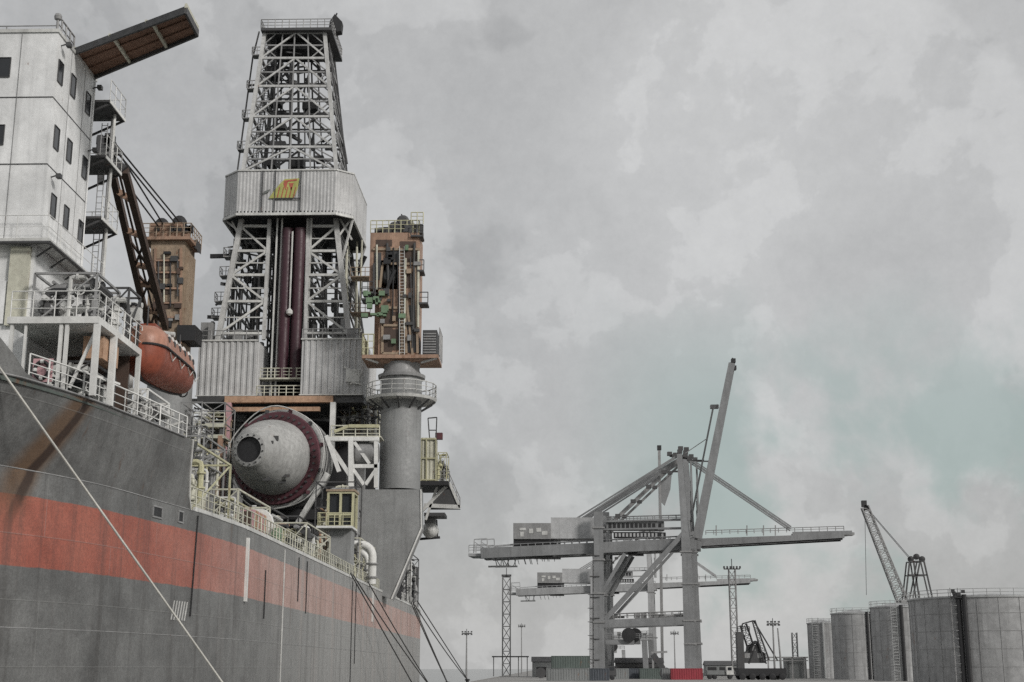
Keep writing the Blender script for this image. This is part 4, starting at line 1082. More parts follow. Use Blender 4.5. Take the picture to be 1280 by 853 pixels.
b = MB().lathe((cx, CY, zs - .4), (0, 0, 1), [(-1.2, cr_ - .1), (0, cr_ - .1), (.01, cr_ + .35), (.35, cr_ + .4), (.36, cr_), (1.0, cr_ - .3), (z2 - zs + .6, cr_ - .2)], 40); b.build('slew_ring', 'steel_mid', t, True)
zp = A(500, 454).z
xl, xr = A(456, 450).x, A(550, 450).x
b = MB().mm((xl, CY - 2.6, zp), (xr, CY + 2.8, zp + .4)); tp = b.build('turntable', 'crane_orange', t)
b = MB().prism([V((A(472, 456).x, CY - 2, zp)), V((A(525, 456).x, CY - 2, zp)), V((A(515, 462).x, CY - 1.6, z2)), V((A(480, 462).x, CY - 1.6, z2))], (0, 3.8, 0)); b.build('skirt', 'crane_orange', tp)
b = MB().bar((xr - .2, CY - 2.4, zp), (A(528, 464).x, CY - 1.8, z2), .2); b.bar((xl + .4, CY - 2.4, zp), (A(475, 462).x, CY - 1.8, z2), .2); islands(b, 'strut', 'steel_light', tp)
b = MB().rail([(xl, CY + 2.6, zp + .4), (xl, CY - 2.5, zp + .4), (A(470, 450).x, CY - 2.5, zp + .4)], 2.4, .8, .07); b.build('railing', 'yellow_paint', tp)
# cab with dark louvres at right
x0, x1 = A(530, 440).x, A(551, 440).x; z0, z1 = zp + .4, A(540, 418).z
b = MB().mm((x0, CY - 2, z0), (x1 - .3, CY + 1.8, z1)); cab = b.build('machine_cab', 'steel_dark', t)
b = MB()
for i in range(8): z = z0 + .3 + i * (z1 - z0 - .5) / 8; b.mm((x0 + .1, CY - 2.08, z), (x1 - .4, CY - 2.003, z + .14))
b.rail([(x1, CY - 2.2, z0), (x1, CY + 2, z0)], z1 - z0 + .2, .8, .06, 2); b.build('louvre', 'steel_mid', cab)
# tower: two side frames with open front window
ztop = A(495, 300).z
xa, xb = A(466, 400).x, A(526, 400).x; xa2 = A(470, 420).x
prof_l = [V((A(474, 448).x, CY - 2.1, zp + .4)), V((A(527, 448).x, CY - 2.1, zp + .4)), V((A(524, 300).x, CY - 2.1, ztop)), V((A(464, 300).x, CY - 2.1, ztop)), V((A(464, 355).x, CY - 2.1, A(464, 355).z)), V((A(478, 372).x, CY - 2.1, A(478, 372).z))]
def frame_poly(hole=True):
    return prof_l
# build walls as panels so the front opening is real
zw0, zw1 = A(490, 368).z, A(490, 332).z
xh0, xh1 = A(478, 350).x, A(500, 350).x
yF = CY - 2.1
b = MB()
xL, xR = A(465, 330).x, A(525, 330).x
b.mm((xL, yF, zw1), (xR, yF + .25, ztop))                     # above the opening
b.mm((xL, yF, zw0), (xh0, yF + .25, zw1)); b.mm((xh1, yF, zw0), (xR, yF + .25, zw1))
b.mm((A(476, 420).x, yF, zp + .4), (xR + .1, yF + .25, zw0))
b.mm((xR - .1, yF + .25, zp + .4), (xR + .1, CY + 2.2, ztop)); b.mm((xL, yF + .25, zw0 - .5), (xL + .2, CY + 2.2, ztop)); b.mm((A(476, 420).x, yF + .25, zp + .4), (A(476, 420).x + .2, CY + 2.2, zw0))
b.mm((xL + .2, CY + 2.0, zp + .4), (xR - .1, CY + 2.2, ztop)); b.mm((xL, yF, ztop), (xR, CY + 2.2, ztop + .2))
tw = b.build('tower', 'crane_orange', t)
b = MB()
for (a, c, d, e) in ((478, 385, 503, 385), (478, 407, 503, 407), (478, 442, 503, 442), (478, 385, 478, 442), (503, 366, 503, 442), (505, 330, 508, 442), (508, 372, 516, 446), (520, 330, 522, 442), (478, 330, 521, 330), (466, 312, 524, 312), (474, 370, 478, 332)):
    b.bar(A(a, c, yF - .1), A(d, e, yF - .1), .26, .2, up=(0, 1, 0))
islands(b, 'stiffener', 'crane_tan', tw)
b = MB()
for (a, c, d, e) in ((482, 390, 500, 402), (482, 412, 500, 438), (511, 384, 518, 440), (505, 340, 518, 360), (470, 300, 490, 308), (500, 302, 520, 310)):
    p, q = A(a, c, yF - .02), A(d, e, yF - .02); b.mm((p.x, yF - .05, q.z), (q.x, yF - .003, p.z))
islands(b, 'recess_panel', 'boom_brown', tw)
for i in range(9):
    px = (467, 471, 484, 492, 497, 507, 513, 518, 523)[i]; p0_, p1_ = A(px, rnd.uniform(304, 330), yF - .25), A(px + rnd.uniform(-2, 3), rnd.uniform(360, 442), yF - .25)
    if px < 476: p1_ = A(px, 362, yF - .25)
    MB().tube(p0_, p1_, rnd.uniform(.06, .14), 6).build('service_pipe', rnd.choice(['steel_dark', 'near_black', 'crane_tan', 'cream_paint']), tw)
for (a_, c_, d_, e_) in ((506, 382, 520, 412), (506, 418, 520, 441), (480, 388, 490, 440), (504, 314, 522, 328), (468, 316, 476, 350), (482, 314, 500, 328)):
    p, q = A(a_, c_, yF - .03), A(d_, e_, yF - .03); MB().mm((p.x, yF - .07, q.z), (q.x, yF - .003, p.z)).build('recess_panel', rnd.choice(['near_black', 'boom_brown', 'steel_dark']), tw)
for i in range(20):
    p = A(rnd.uniform(468, 524), rnd.uniform(308, 442), yF - .3); MB().box(p, (rnd.uniform(.25, .9), .4, rnd.uniform(.2, .7))).build('fitting', rnd.choice(['steel_dark', 'near_black', 'crane_tan', 'steel_mid', 'green_gear']), tw)
b = MB()
for i in range(34): p = A(499.5, 445 - i * 4.0, yF - .35); b.bar(p, p + V((.55, 0, 0)), .05)
b.bar(A(499.5, 446, yF - .35), A(499.5, 308, yF - .35), .07); b.bar(A(499.5, 446, yF - .35) + V((.55, 0, 0)), A(499.5, 308, yF - .35) + V((.55, 0, 0)), .07); b.build('ladder', 'steel_light', tw)
b = MB().lathe((A(488, 352).x, yF - .2, A(488, 352).z), (0, 1, 0), [(0, .5), (.3, .9), (.9, .9)], 18); b.bar(A(482, 366, yF - .3), A(494, 338, yF - .3), .3); b.box(A(489, 345, yF + .8), (1.2, 1, 2)); b.build('winch', 'near_black', tw)
for px0, px1, py, m in ((455, 480, 380, 0), (456, 470, 372, 0), (526, 537, 385, 0), (524, 532, 345, 0), (516, 531, 302, 0)):
    p, q = A(px0, py), A(px1, py); b = MB().mm((p.x, CY - 2.5, p.z - .2), (q.x, CY - .5, p.z)); b.rail([(p.x, CY - 2.4, p.z), (q.x, CY - 2.4, p.z)], 1.2, .7, .06, 2)
    b.build('platform', 'steel_dark', tw)
b = MB()
for i in range(14): p = A(rnd.uniform(455, 482), rnd.uniform(366, 395), CY - 2.4); b.box(p, (rnd.uniform(.2, .8), .6, rnd.uniform(.2, .7)))
islands(b, 'winch_gear', 'green_gear', tw)
b = MB()
for i in range(22):
    px = rnd.uniform(468, 526); p = A(px, 299, CY + rnd.uniform(-1.8, 1.5)); b.box(p + V((0, 0, rnd.uniform(.2, 1.2))), (rnd.uniform(.3, 1.4), .9, rnd.uniform(.3, 1.2)))
for px, py in ((494, 286), (504, 278), (511, 284)): p = A(px, py, CY); b.lathe(p + V((0, -.6, 0)), (0, 1, 0), [(0, .5), (.2, .75), (.6, .75)], 14); b.bar(V((p.x, CY, ztop)), p, .3)
b.tube(A(502, 286), A(502, 268), .09, 6); b.build('head_gear', 'steel_dark', tw)
b = MB().rail([(xL, CY - 2, ztop + .2), (xR, CY - 2, ztop + .2), (xR, CY + 2, ztop + .2)], 1.5, .7, .06); b.rail([(A(516, 290).x, CY - 2.2, ztop + 1.2), (A(531, 290).x, CY - 2.2, ztop + 1.2)], 1.4, .7, .06); b.build('railing', 'yellow_paint', tw)

# port crane: same kind, its boom luffed up towards the bow
PY = 150; A = lambda x, y, Y=PY: AY(x, y, Y)
t = thing('pedestal_crane', 'brown crane tower on the far ship side with its boom luffed up beside the deckhouse', 'crane', (A(215, 420).x, PY, 10.6), 'deck cranes beside the derrick')
x0, x1 = A(192, 360).x, A(234, 360).x; zb, zt = A(215, 470).z, A(215, 308).z
b = MB().mm((x0, PY - 2, zb), (x1, PY + 2.4, zt)); tw = b.build('tower', 'crane_tan', t)
b = MB().mm((x1 + .003, PY - 1.5, zb + 1), (x1 + .4, PY + 1.5, zt - 1.2)); b.build('side_panel', 'crane_tan', tw)
b = MB()
for py in (326, 341, 361, 379, 397): b.bar(A(194, py, PY - 2.1), A(226, py, PY - 2.1), .2, .26, up=(0, 1, 0))
for px in (194, 226): b.bar(A(px, 310, PY - 2.1), A(px, 430, PY - 2.1), .24, .2, up=(0, 1, 0))
islands(b, 'stiffener', 'crane_orange', tw)
b = MB()
for i, py in enumerate((330, 345, 365, 383)):
    p, q = A(200, py, PY), A(220, py + 9, PY); b.mm((p.x, PY - 2.06, q.z), (q.x, PY - 2.003, p.z))
islands(b, 'recess_panel', 'boom_brown', tw)
for i in range(16):
    p = A(rnd.uniform(194, 228), rnd.uniform(314, 410), PY - 2.2); MB().box(p, (rnd.uniform(.25, .9), .4, rnd.uniform(.2, .8))).build('fitting', rnd.choice(['steel_dark', 'near_black', 'boom_brown', 'steel_mid']), tw)
for px in (198, 205, 213, 222): MB().tube(A(px, rnd.uniform(312, 330), PY - 2.25), A(px, rnd.uniform(370, 425), PY - 2.25), .09, 6).build('service_pipe', rnd.choice(['steel_dark', 'near_black', 'cream_paint']), tw)
b = MB().mm((A(186, 300).x, PY - 2.6, zt), (A(245, 300).x, PY + 2.6, zt + .35)); cap = b.build('head_platform', 'crane_orange', t)
b = MB().mm((A(194, 300).x, PY - 2.2, zt + .35), (A(232, 300).x, PY + 2, A(215, 286).z)); b.build('sheave_house', 'crane_orange', cap)
b = MB().rail([(A(186, 300).x, PY - 2.5, zt + .35), (A(245, 300).x, PY - 2.5, zt + .35), (A(245, 300).x, PY + 2.5, zt + .35)], 1.6, .8, .06); b.build('railing', 'crane_tan', cap)
b = MB()
for px, py in ((203, 282), (225, 279)): p = A(px, py); b.lathe(p + V((0, -.5, 0)), (0, 1, 0), [(0, .4), (.1, .8), (.6, .8)], 14); b.bar(V((p.x, PY, zt)), p, .3)
for i in range(8): b.box(A(rnd.uniform(196, 240), 287, PY - 2.3), (.5, .4, rnd.uniform(.3, 1)))
islands(b, 'sheave', 'near_black', cap)
p = A(224, 303, PY - 2.3); b = MB().prism([A(236, 300), A(246, 300), A(246, 312), A(238, 306)], (0, 2, 0)); b.build('platform_bracket', 'steel_dark', cap)
b = MB().mm((A(228, 420).x, PY - 2.4, A(215, 432).z), (A(250, 420).x, PY + 1, A(215, 413).z)); b.build('machine_cab', 'near_black', t)
b = MB().lathe((A(215, 440).x, PY, 10.6), (0, 0, 1), [(0, 2.5), (zb - 10.6 + .2, 2.5)], 32); b.build('column', 'pedestal_grey', t, True)
# boom: two box girders with rungs
hl, hr = AY(186, 412, 146), AY(207, 408, 146); tl, trp = AY(136, 196, 118), AY(156, 213, 118)
b = MB().taper(hl, tl, .55, .9, .6, .7); b.taper(hr, trp, .6, 1.0, .6, .7)
boom = b.build('boom', 'boom_brown', t)
b = MB(); 
for s in (.12, .3, .42, .62, .83, .97): b.bar(hl.lerp(tl, s), hr.lerp(trp, s), .35, .6)
islands(b, 'boom_rung', 'crane_orange', boom)
b = MB()
for s in (.0, .2, .4): b.bar(hl.lerp(tl, s), hr.lerp(trp, s + .18), .2); b.bar(hr.lerp(trp, s), hl.lerp(tl, s + .18), .2)
b.bar(hl.lerp(hr, .5), tl.lerp(trp, .5), .18); b.build('boom_lacing', 'boom_brown', boom)
b = MB().bar(tl, trp, .7, .8); p = (tl + trp) / 2
for i in range(12): b.box(AY(rnd.uniform(122, 148), rnd.uniform(165, 205), 117.5), (.6, .5, rnd.uniform(.4, 1.3)))
b.bar(AY(123, 186, 117), AY(150, 212, 117), .6, .5); b.bar(AY(126, 170, 117), AY(126, 230, 117), .5); b.build('boom_head', 'steel_dark', boom)
for k, (pa, qa, pb, qb) in enumerate(((136, 170, 227, 281), (133, 174, 222, 283), (148, 190, 206, 284), (140, 205, 200, 286))):
    MB().tube(AY(pa, qa, 117.5), AY(pb, qb, PY - .5), .09, 6).build('luffing_cable', 'near_black', t)

# ================================================================== stern overhang
SY = 172; A = lambda x, y, Y=SY: AY(x, y, Y)
t = thing('stern_platform', 'cantilevered dark platform with braces jutting out beyond the grey crane column', 'platform', (-14.5, SY, 10.6))
x0, x1 = A(522, 600).x, A(562, 600).x; z = A(540, 604).z
b = MB().mm((x0 - 3, SY - 2, z - .5), (x1, SY + 6, z)); b.build('deck', 'near_black', t)
b = MB().bar(A(526, 640), A(562, 604), .4); b.bar(A(562, 604), A(575, 635), .3); b.bar(A(526, 608), A(526, 662), .4); b.bar(A(530, 632), A(575, 634), .3, .5); b.bar(A(532, 650), A(548, 604), .3); b.build('brace', 'steel_light', t)
b = MB().prism([A(536, 634), A(574, 634), A(563, 612), A(552, 612)], (0, 3, 0)); b.build('lower_box', 'steel_dark', t)
b = MB().mm((A(530, 640).x, SY, A(530, 645).z), (A(556, 640).x, SY + 4, A(530, 641).z)); b.build('lower_deck', 'steel_dark', t)
b = MB().rail([A(528, 603), A(562, 603)], 1.4, 1, .06); b.rail([A(562, 603), A(575, 633)], 1.0, 1, .06, 2); b.build('railing', 'steel_mid', t)
tk = thing('deck_container', 'cream panelled locker standing on the stern platform by the crane column', 'container', (A(538, 590).x, SY + 1, z))
b = MB().corr((A(526, 600).x, SY - 1, z), (1, 0, 0), (0, 0, 1), A(545, 600).x - A(526, 600).x, A(530, 549).z - z, .5, .08); b.mm((A(526, 600).x, SY - .9, z), (A(545, 600).x, SY + 2, A(530, 549).z)); b.build('body', 'cream_paint', tk)
b = MB()
for py in (549, 573, 600): b.bar(A(526, py, SY - 1.2), A(545, py, SY - 1.2), .15)
for px in (526, 533, 545): b.bar(A(px, 549, SY - 1.2), A(px, 602, SY - 1.2), .14)
b.build('frame', 'yellow_paint', tk)
machinery('stern_gear', 'yellowish pipe and hose gear sloping down at outer end of the stern platform', 'pipework', (A(547, 600).x, SY, z), (A(558, 600).x, SY + 4, A(550, 566).z), 'yellow_paint', PIY, 31, 10, dense=False)
tk = thing('signal_frame', 'small open dark frame with red light standing above the cream locker', 'frame', (A(541, 550).x, SY + .5, A(541, 549).z))
b = MB().bar(A(537, 549), A(535, 523), .14); b.bar(A(545, 549), A(546, 522), .14); b.bar(A(535, 523), A(546, 522), .14); b.bar(A(536, 538), A(545, 538), .12); b.build('frame', 'steel_dark', tk)
b = MB().mm((A(544, 545).x, SY, A(544, 549).z), (A(553, 545).x, SY + .8, A(544, 541).z)); b.build('lamp_box', 'flange_red', tk)
tk = thing('rescue_boat', 'small white rescue boat slung beneath the stern platform', 'boat', (A(540, 668, 176).x, 176, A(540, 672, 176).z))
c = A(538, 663, 176); b = MB(); b.lathe(c + V((0, -2, 0)), (0, 1, 0), [(0, .2), (.5, .8), (1.5, 1.05), (3, 1.05), (4, .8), (4.4, .3)], 14); b.build('hull', 'steel_light', tk, True)
b = MB().mm((c.x - .7, 175, c.z + .8), (c.x + .7, 177.2, c.z + 1.7)); b.build('cover', 'steel_mid', tk); b = MB().bar(A(525, 674, 176), A(550, 672, 176), .3); b.bar(A(546, 650, 176), A(547, 672, 176), .15); b.build('cradle', 'near_black', tk)
machinery('stern_winch', 'dark tangle of winches and pipes at the stern edge under the overhang', 'winch', (-20.5, 182, 10.65), (-17.6, 194, 17.5), 'steel_dark', ['steel_dark', 'near_black', 'steel_light', 'steel_mid'], 33, 18)
machinery('tank_vents', 'dark vent pipes clustered between crane sponson and stern winches', 'pipework', (-19.5, 160, 10.65), (-16.9, 170, 21), 'near_black', ['steel_dark', 'near_black', 'steel_mid'], 34, 16)
for zf_, nm in ((24.5, 0),):
    pass

# ================================================================== mooring lines and bollards
def rope(name, a, b_, r, m, label, group, sag=.02):
    a, b_ = V(a), V(b_); L = (b_ - a).length; n = 24
    pts = [a.lerp(b_, i / n) - V((0, 0, 4 * sag * L * (i / n) * (1 - i / n) * .25)) for i in range(n + 1)]
    o = MB().path(pts, r, 6).build(name, m); tag(o, label, 'rope', group); return o
def bollard(x, y, label):
    t = MB().lathe((x, y, 0.004), (0, 0, 1), [(0, .5), (.06, .5), (.08, .3), (.55, .24), (.6, .42), (.75, .45), (.85, .3), (.88, .02)], 18).build('bollard', 'near_black', None, True)
    tag(t, label, 'bollard', 'bollards along the quay edge')
GR = 'mooring ropes from ship to quay'
bl = [(-12.9, 60.5), (-12.9, 140), (-12.9, 158), (-12.9, 187), (-12.9, 236)]
for (x, y), lb in zip(bl, ('quay bollard at the bow holding the long pale rope', 'quay bollard holding the ropes from amidships', 'quay bollard below the crane pedestal', 'quay bollard off the stern corner', 'quay bollard beyond the stern holding the two flat ropes')): bollard(x, y, lb)
a = edge(51.6, 14.1, -.2)
rope('mooring_rope', a, (-12.9, 60.5, .7), .052, 'rope_pale', 'long pale rope running from the bow across the orange band to the quay', GR, .0)
a = edge(123.5, 10.9, -.1)
rope('mooring_rope', a, (-12.9, 140, .72), .06, 'rope_dark', 'dark steep rope hanging from deck edge ahead of the gooseneck pipes', GR, .0)
rope('mooring_rope', edge(125, 10.9, -.1), (-12.9, 158, .7), .06, 'rope_dark', 'dark slanting rope below the gooseneck pipes, forward one of the pair', GR, .03)
rope('mooring_rope', edge(136, 10.9, -.1), (-12.9, 158, .78), .06, 'rope_dark', 'dark slanting rope below the gooseneck pipes, after one of the pair', GR, .03)
rope('mooring_rope', edge(181, 10.9, -.1), (-12.9, 187, .7), .075, 'rope_dark', 'steepest of the four dark ropes fanning from the stern corner', GR, .03)
rope('mooring_rope', edge(184, 10.9, -.1), (-12.9, 187, .8), .075, 'rope_dark', 'second steepest dark rope fanning from the stern corner', GR, .03)
rope('mooring_rope', edge(186, 10.9, -.1), (-12.9, 236, .7), .075, 'rope_dark', 'lower of two flat dark ropes leading aft from the stern corner', GR, .03)
rope('mooring_rope', edge(188, 11.5, -.1), (-12.9, 236, .8), .075, 'rope_dark', 'upper of two flat dark ropes leading aft from the stern corner', GR, .0)

# ================================================================== quay cranes
KC = -.12
def UW(px, py):                                             # crane plane of the nearest container crane
    return AY(px, py, 400 - 0, KC)
eu = V((1, KC, 0)).normalized(); ev = V((-KC, 1, 0)).normalized()
O1 = UW(805, 835); O1.z = 0
def sts(origin, label, mm_, up, k=1.0, group='container gantry cranes on the quay', lattice=False):
    t = thing('gantry_crane', label, 'crane', tuple(origin), group)
    def P(px, py, v=0.0):
        w = UW(px, py); d = w - O1; u = d.dot(eu)
        return V(origin) + (eu * u + ev * v + V((0, 0, w.z))) * k
    W = 11.0
    for v in (0, W):
        MB().taper(P(749.5, 838, v), P(748, 640, v), 3.0 * k, 1.8 * k, 2.5 * k, 1.5 * k, up=ev).build('leg', mm_, t)
        MB().taper(P(863, 838, v), P(857, 672, v), 3.1 * k, 1.8 * k, 2.5 * k, 1.7 * k, up=ev).build('leg', mm_, t)
        MB().taper(P(857, 674, v), P(849, 566, v * .6 + 3), 2.2 * k, 1.5 * k, 1.5 * k, 1.2 * k, up=ev).build('mast', mm_, t)
        MB().bar(P(753, 780, v), P(862, 776, v), 1.8 * k, 2.2 * k, up=(0, 0, 1)).build('portal_beam', mm_, t)
        if not v: MB().bar(P(857, 664, v), P(757, 774, v), (1.35 if up else .7) * k, 1.1 * k, up=ev).build('brace', mm_, t)
        if not v: MB().bar(P(849, 570, 5.5), P(752, 662, 5.5), (1.1 if up else .6) * k, .9 * k, up=ev).build('back_stay', 'steel_mid', t)
        MB().bar(P(752, 742, v), P(781, 692, v), .9 * k, .9 * k, up=ev).build('brace', mm_, t)
        b = MB()
        for dy in (0, 5): b.bar(P(849, 566 + dy * .3, v * .6 + 3), P(686, 667 + dy * .9, 4 + v * .5), .42 * k, .42 * k)
        b.build('tie_rod', mm_, t)
    for px, py in ((749, 700), (749, 780), (860, 690), (862, 776)): MB().bar(P(px, py, 0), P(px, py, W), 1.6 * k, 2.0 * k).build('sill_beam', mm_, t)
    for v in (2.5, 8.5):
        b = MB().bar(P(600, 691, v), P(868, 679, v), 1.6 * k, 3.0 * k); b.build('girder', mm_, t)
    for v in (3.6, 11.4): MB().bar(P(600, 696, v), P(868, 684, v), .7 * k, .55 * k).build('trolley_rail', 'near_black', t)
    b = MB()
    for i in range(9): f = i / 8; px = 605 + 260 * f; py = 690.7 - 12 * f; b.bar(P(px, py, 4), P(px, py, 8.5), .6 * k, .8 * k)
    b.build('girder_tie', mm_, t)
    b = MB().rail([P(640, 686, 2.6), P(866, 675, 2.6)], 1.5 * k, 2.2 * k, .12 * k, 2); b.build('girder_walkway', mm_, t)
    # machinery house and electrical cabin
    def hbox(x0, y0, x1, y1, v0, v1):
        a, c = P(x0, y1, v0), P(x1, y1, v0); h = (P(x0, y0, v0).z - a.z); poly = [a, c, c + ev * (v1 - v0) * k, a + ev * (v1 - v0) * k]; return MB().prism(poly, (0, 0, h))
    mh = hbox(640, 653, 687, 673, 2.5, 12.5).build('machinery_house', 'steel_mid', t)
    b = MB()
    for x, y, w, h in ((648, 659, 8, 3), (649, 664, 4, 6), (660, 660, 5, 6), (669, 659, 6, 5), (676, 663, 7, 5)): 
        a = P(x, y + h, 2.4); c = P(x + w, y, 2.4); b.prism([a, V((c.x, c.y, a.z)), c, V((a.x, a.y, c.z))], ev * .08)
    b.build('panel', 'steel_light', mh)
    hbox(687, 645.5, 743, 672, 3.5, 11).build('electrical_house', 'crane_pale', t)
    hbox(640, 673, 687, 684, 3, 12).build('counterweight', 'near_black', t)
    hh = hbox(757, 650, 822, 661, 3, 6).build('upper_gallery', mm_, t)
    b = MB()
    for i in range(11): a = P(760 + i * 5.5, 659, 2.9); c = P(763.5 + i * 5.5, 653, 2.9); b.prism([a, V((c.x, c.y, a.z)), c, V((a.x, a.y, c.z))], ev * .08)
    b.build('gallery_window', 'near_black', hh)
    hh = hbox(766, 664, 824, 671, 3, 6).build('lower_gallery', 'near_black', t)
    b = MB()
    for i in range(12): a = P(768 + i * 4.6, 670, 2.9); c = P(770.5 + i * 4.6, 665.5, 2.9); b.prism([a, V((c.x, c.y, a.z)), c, V((a.x, a.y, c.z))], ev * .08)
    b.build('gallery_window', 'crane_pale', hh)
    b = MB()
    for y0, y1 in ((651, 648), (661, 659)): b.bar(P(752, y0, 2.5), P(857, y1, 2.5), .5 * k, .5 * k)
    b.rail([P(757, 650, 3), P(855, 647.5, 3)], 1.2 * k, 2.2, .1, 2); b.build('tie_beam', mm_, t)
    # back reach end platform, trolley and spreader
    b = hbox(583, 691, 612, 694.5, 3, 12); b.rail([P(584, 690, 3), P(607, 689, 3)], 2.2, 1.8, .12, 3); b.bar(P(589, 690, 4), P(590, 673, 4), .3); b.bar(P(607, 688, 4), P(606, 672, 4), .3); b.bar(P(590, 673, 4), P(606, 672, 4), .3); b.bar(P(590, 676, 4), P(606, 687, 4), .25); b.bar(P(606, 682, 4), P(640, 679, 4), .3); b.build('end_platform', 'crane_far', t)
    b = MB().bar(P(607, 707, 5), P(635, 706.5, 5), .5)
    for x0, x1 in ((614, 618), (624, 623), (630, 633), (613, 622), (636, 630)): b.bar(P(x0, 691, 5), P(x1, 706, 5), .22)
    for x in (642, 650, 657): b.bar(P(x, 690, 5), P(x + 4, 704, 5), .18)
    b.build('spreader', 'steel_mid', t)
    b = hbox(662, 686, 688, 696, 4, 10); b.build('trolley', 'steel_dark', t)
    b = hbox(784, 686, 795, 692, 4, 9); b.build('cab', 'near_black', t)
    # apex equipment
    b = MB()
    for px, py in ((842, 566), (849, 560), (856, 565), (861, 569), (836, 563), (850, 556)): b.box(P(px, py, 7), (1.4 * k, 1.4 * k, 1.1 * k))
    b.bar(P(836, 566, 7), P(864, 570, 7), .4); b.bar(P(849, 556, 7), P(849, 572, 7), .35); b.bar(P(858, 572, 6), P(880, 572, 6), .4); b.bar(P(840, 586, 6), P(850, 586, 6), .5); b.build('apex_gear', 'steel_dark', t)
    b = MB().bar(P(863, 574, 4), P(866, 660, 4), .5); b.bar(P(863, 574, 10), P(866, 660, 10), .5)
    for i in range(7): b.bar(P(863, 576 + i * 12, 4), P(863.5, 588 + i * 12, 10), .25)
    b.build('front_strut', mm_, t)
    # joints, hoist ropes and rails that break up the plain steel
    for v in (-.0, W):
        for px, py in ((748, 660), (748.6, 700), (749, 742), (749.3, 778), (857.5, 690), (859.5, 730), (861.8, 776), (862.6, 805)):
            o = P(px, py, v); b = MB().box(o, (3.5 * k, 2.2 * k, .45 * k), rz=math.atan2(eu.y, eu.x)); b.build('flange_joint', 'steel_mid', t)
    for x in (668, 674, 681): MB().bar(P(x, 694, 6), P(x + 1, 700, 6), .15).build('hoist_rope', 'near_black', t)
    for x0, x1 in ((700, 728), (776, 786), (812, 820)): MB().bar(P(x0, 686, 3.2), P(x1, 684.8, 3.2), .9, 1.1).build('cable_tray', 'steel_dark', t)
    for f in (.2, .4, .6, .8): o = P(849 + (752 - 849) * f, 570 + 92 * f, 3); MB().box(o, (1.5, 1.2, 1.0)).build('stay_clamp', 'steel_dark', t)
    # lower fittings
    b = hbox(757, 800, 792, 806, 0, 4); b.rail([P(757, 799, 0), P(808, 799, 0)], 1.4, 2, .12); b.build('access_platform', mm_, t)
    MB().bar(P(805, 800, 2), P(807, 838, 2), 1.5 * k).build('cable_post', mm_, t)
    b = MB().lathe(P(786, 794, -1), ev, [(0, .4), (.1, 2.0), (1.2, 2.0), (1.3, .4)], 18); b.build('cable_reel', 'near_black', t)
    b = MB().rail([P(757, 774, 0), P(860, 770, 0)], 1.4, 2.2, .12, 2)
    for x0, x1, y0 in ((793, 800, 766), (762, 772, 770), (812, 822, 768), (830, 838, 769), (842, 850, 768)): a = P(x0, 773, 1); c = P(x1, y0, 1); b.prism([a, V((c.x, c.y, a.z)), c, V((a.x, a.y, c.z))], ev * 1.5)
    islands(b, 'portal_gear', 'steel_mid', t)
    b = MB()
    for i in range(30): o = P(741.5, 838 - i * 5, -.5); b.bar(o, o + eu * 1.6, .16)
    b.bar(P(741.5, 838, -.5), P(741.5, 690, -.5), .3); b.bar(P(741.5, 838, -.5) + eu * 1.6, P(741.5, 690, -.5) + eu * 1.6, .3)
    for i in range(6): o = P(741, 825 - i * 26, -.5); b.mm((o.x - .8, o.y - .8, o.z - .1), (o.x + 2, o.y + 1, o.z + .1))
    b.build('access_ladder', 'steel_dark', t)
    for px in (745, 751, 860, 868):
        for v in (0, W): MB().box(P(px, 845, v) * 1.0 - V((0, 0, P(px, 845, v).z - .6)), (1.4 * k, 2.4 * k, 1.2)).build('bogie', 'steel_dark', t)
    # booms
    if up:
        for v in (2.5, 8.5):
            MB().taper(P(871, 672, v), P(915, 452, v), 2.6 * k, 1.2 * k, 1.9 * k, 1.1 * k, up=ev).build('raised_boom', mm_, t)
        b = MB()
        for i in range(12): f = i / 11; b.bar(P(871 + 44 * f, 670 - 218 * f, 4), P(871 + 44 * f, 670 - 218 * f, 8.5), .5)
        b.build('boom_tie', mm_, t)
        b = MB().bar(P(863, 650, 5), P(891, 508, 5), .5); b.bar(P(891, 508, 5), P(897, 502, 5), .4); b.box(P(893, 504, 6), (2.4, 2, 1.0)); b.bar(P(852, 565, 7), P(884, 544, 6), .2); b.build('boom_latch', 'steel_mid', t)
        b = MB()
        for px, py in ((915, 450), (917, 445), (913, 456), (918, 454)): b.box(P(px, py, 7), (1.2, 2, 1.2))
        b.bar(P(917, 452, 7), P(916, 441, 7), .3); b.build('boom_head', 'near_black', t)
    else:
        for v in (2.5, 8.5):
            b = MB().taper(P(868, 677, v), P(1050, 668.5, v), 1.6 * k, 2.2 * k, 1.3 * k, 1.2 * k); b.taper(P(985, 669, v), P(1060, 664, v), 1.2 * k, 2.4 * k, .9 * k, .9 * k)
            b.build('boom', mm_, t); MB().bar(P(870, 681.5, v), P(1048, 672, v), .6 * k, .5 * k).build('trolley_rail', 'near_black', t)
            b = MB()
            for dy in (0, 2.5): b.bar(P(852, 568 + dy, v), P(983, 657 + dy, v), .38, .38)
            b.build('tie_rod', mm_, t)
        b = MB().rail([P(875, 667, 3), P(1050, 661.5, 3)], 1.3, 2.4, .12, 2)
        for px in (888, 927, 948, 963): b.bar(P(px, 668, 3), P(px, 655, 3), .3)
        for i in range(8): f = i / 7; b.bar(P(880 + 170 * f, 674 - 7 * f, 4), P(880 + 170 * f, 674 - 7 * f, 8.5), .4)
        b.box(P(1057, 664.5, 7), (3, 4, .8)); b.build('boom_walkway', 'steel_mid', t)
    return t
sts(O1, 'tall grey container crane with one boom raised almost upright', 'crane_grey', True)
sts(O1 + ev * 27 + eu * .6, 'grey container crane with level boom standing close behind the raised-boom crane', 'crane_grey', False, 1.06)
d3 = 400 / .652
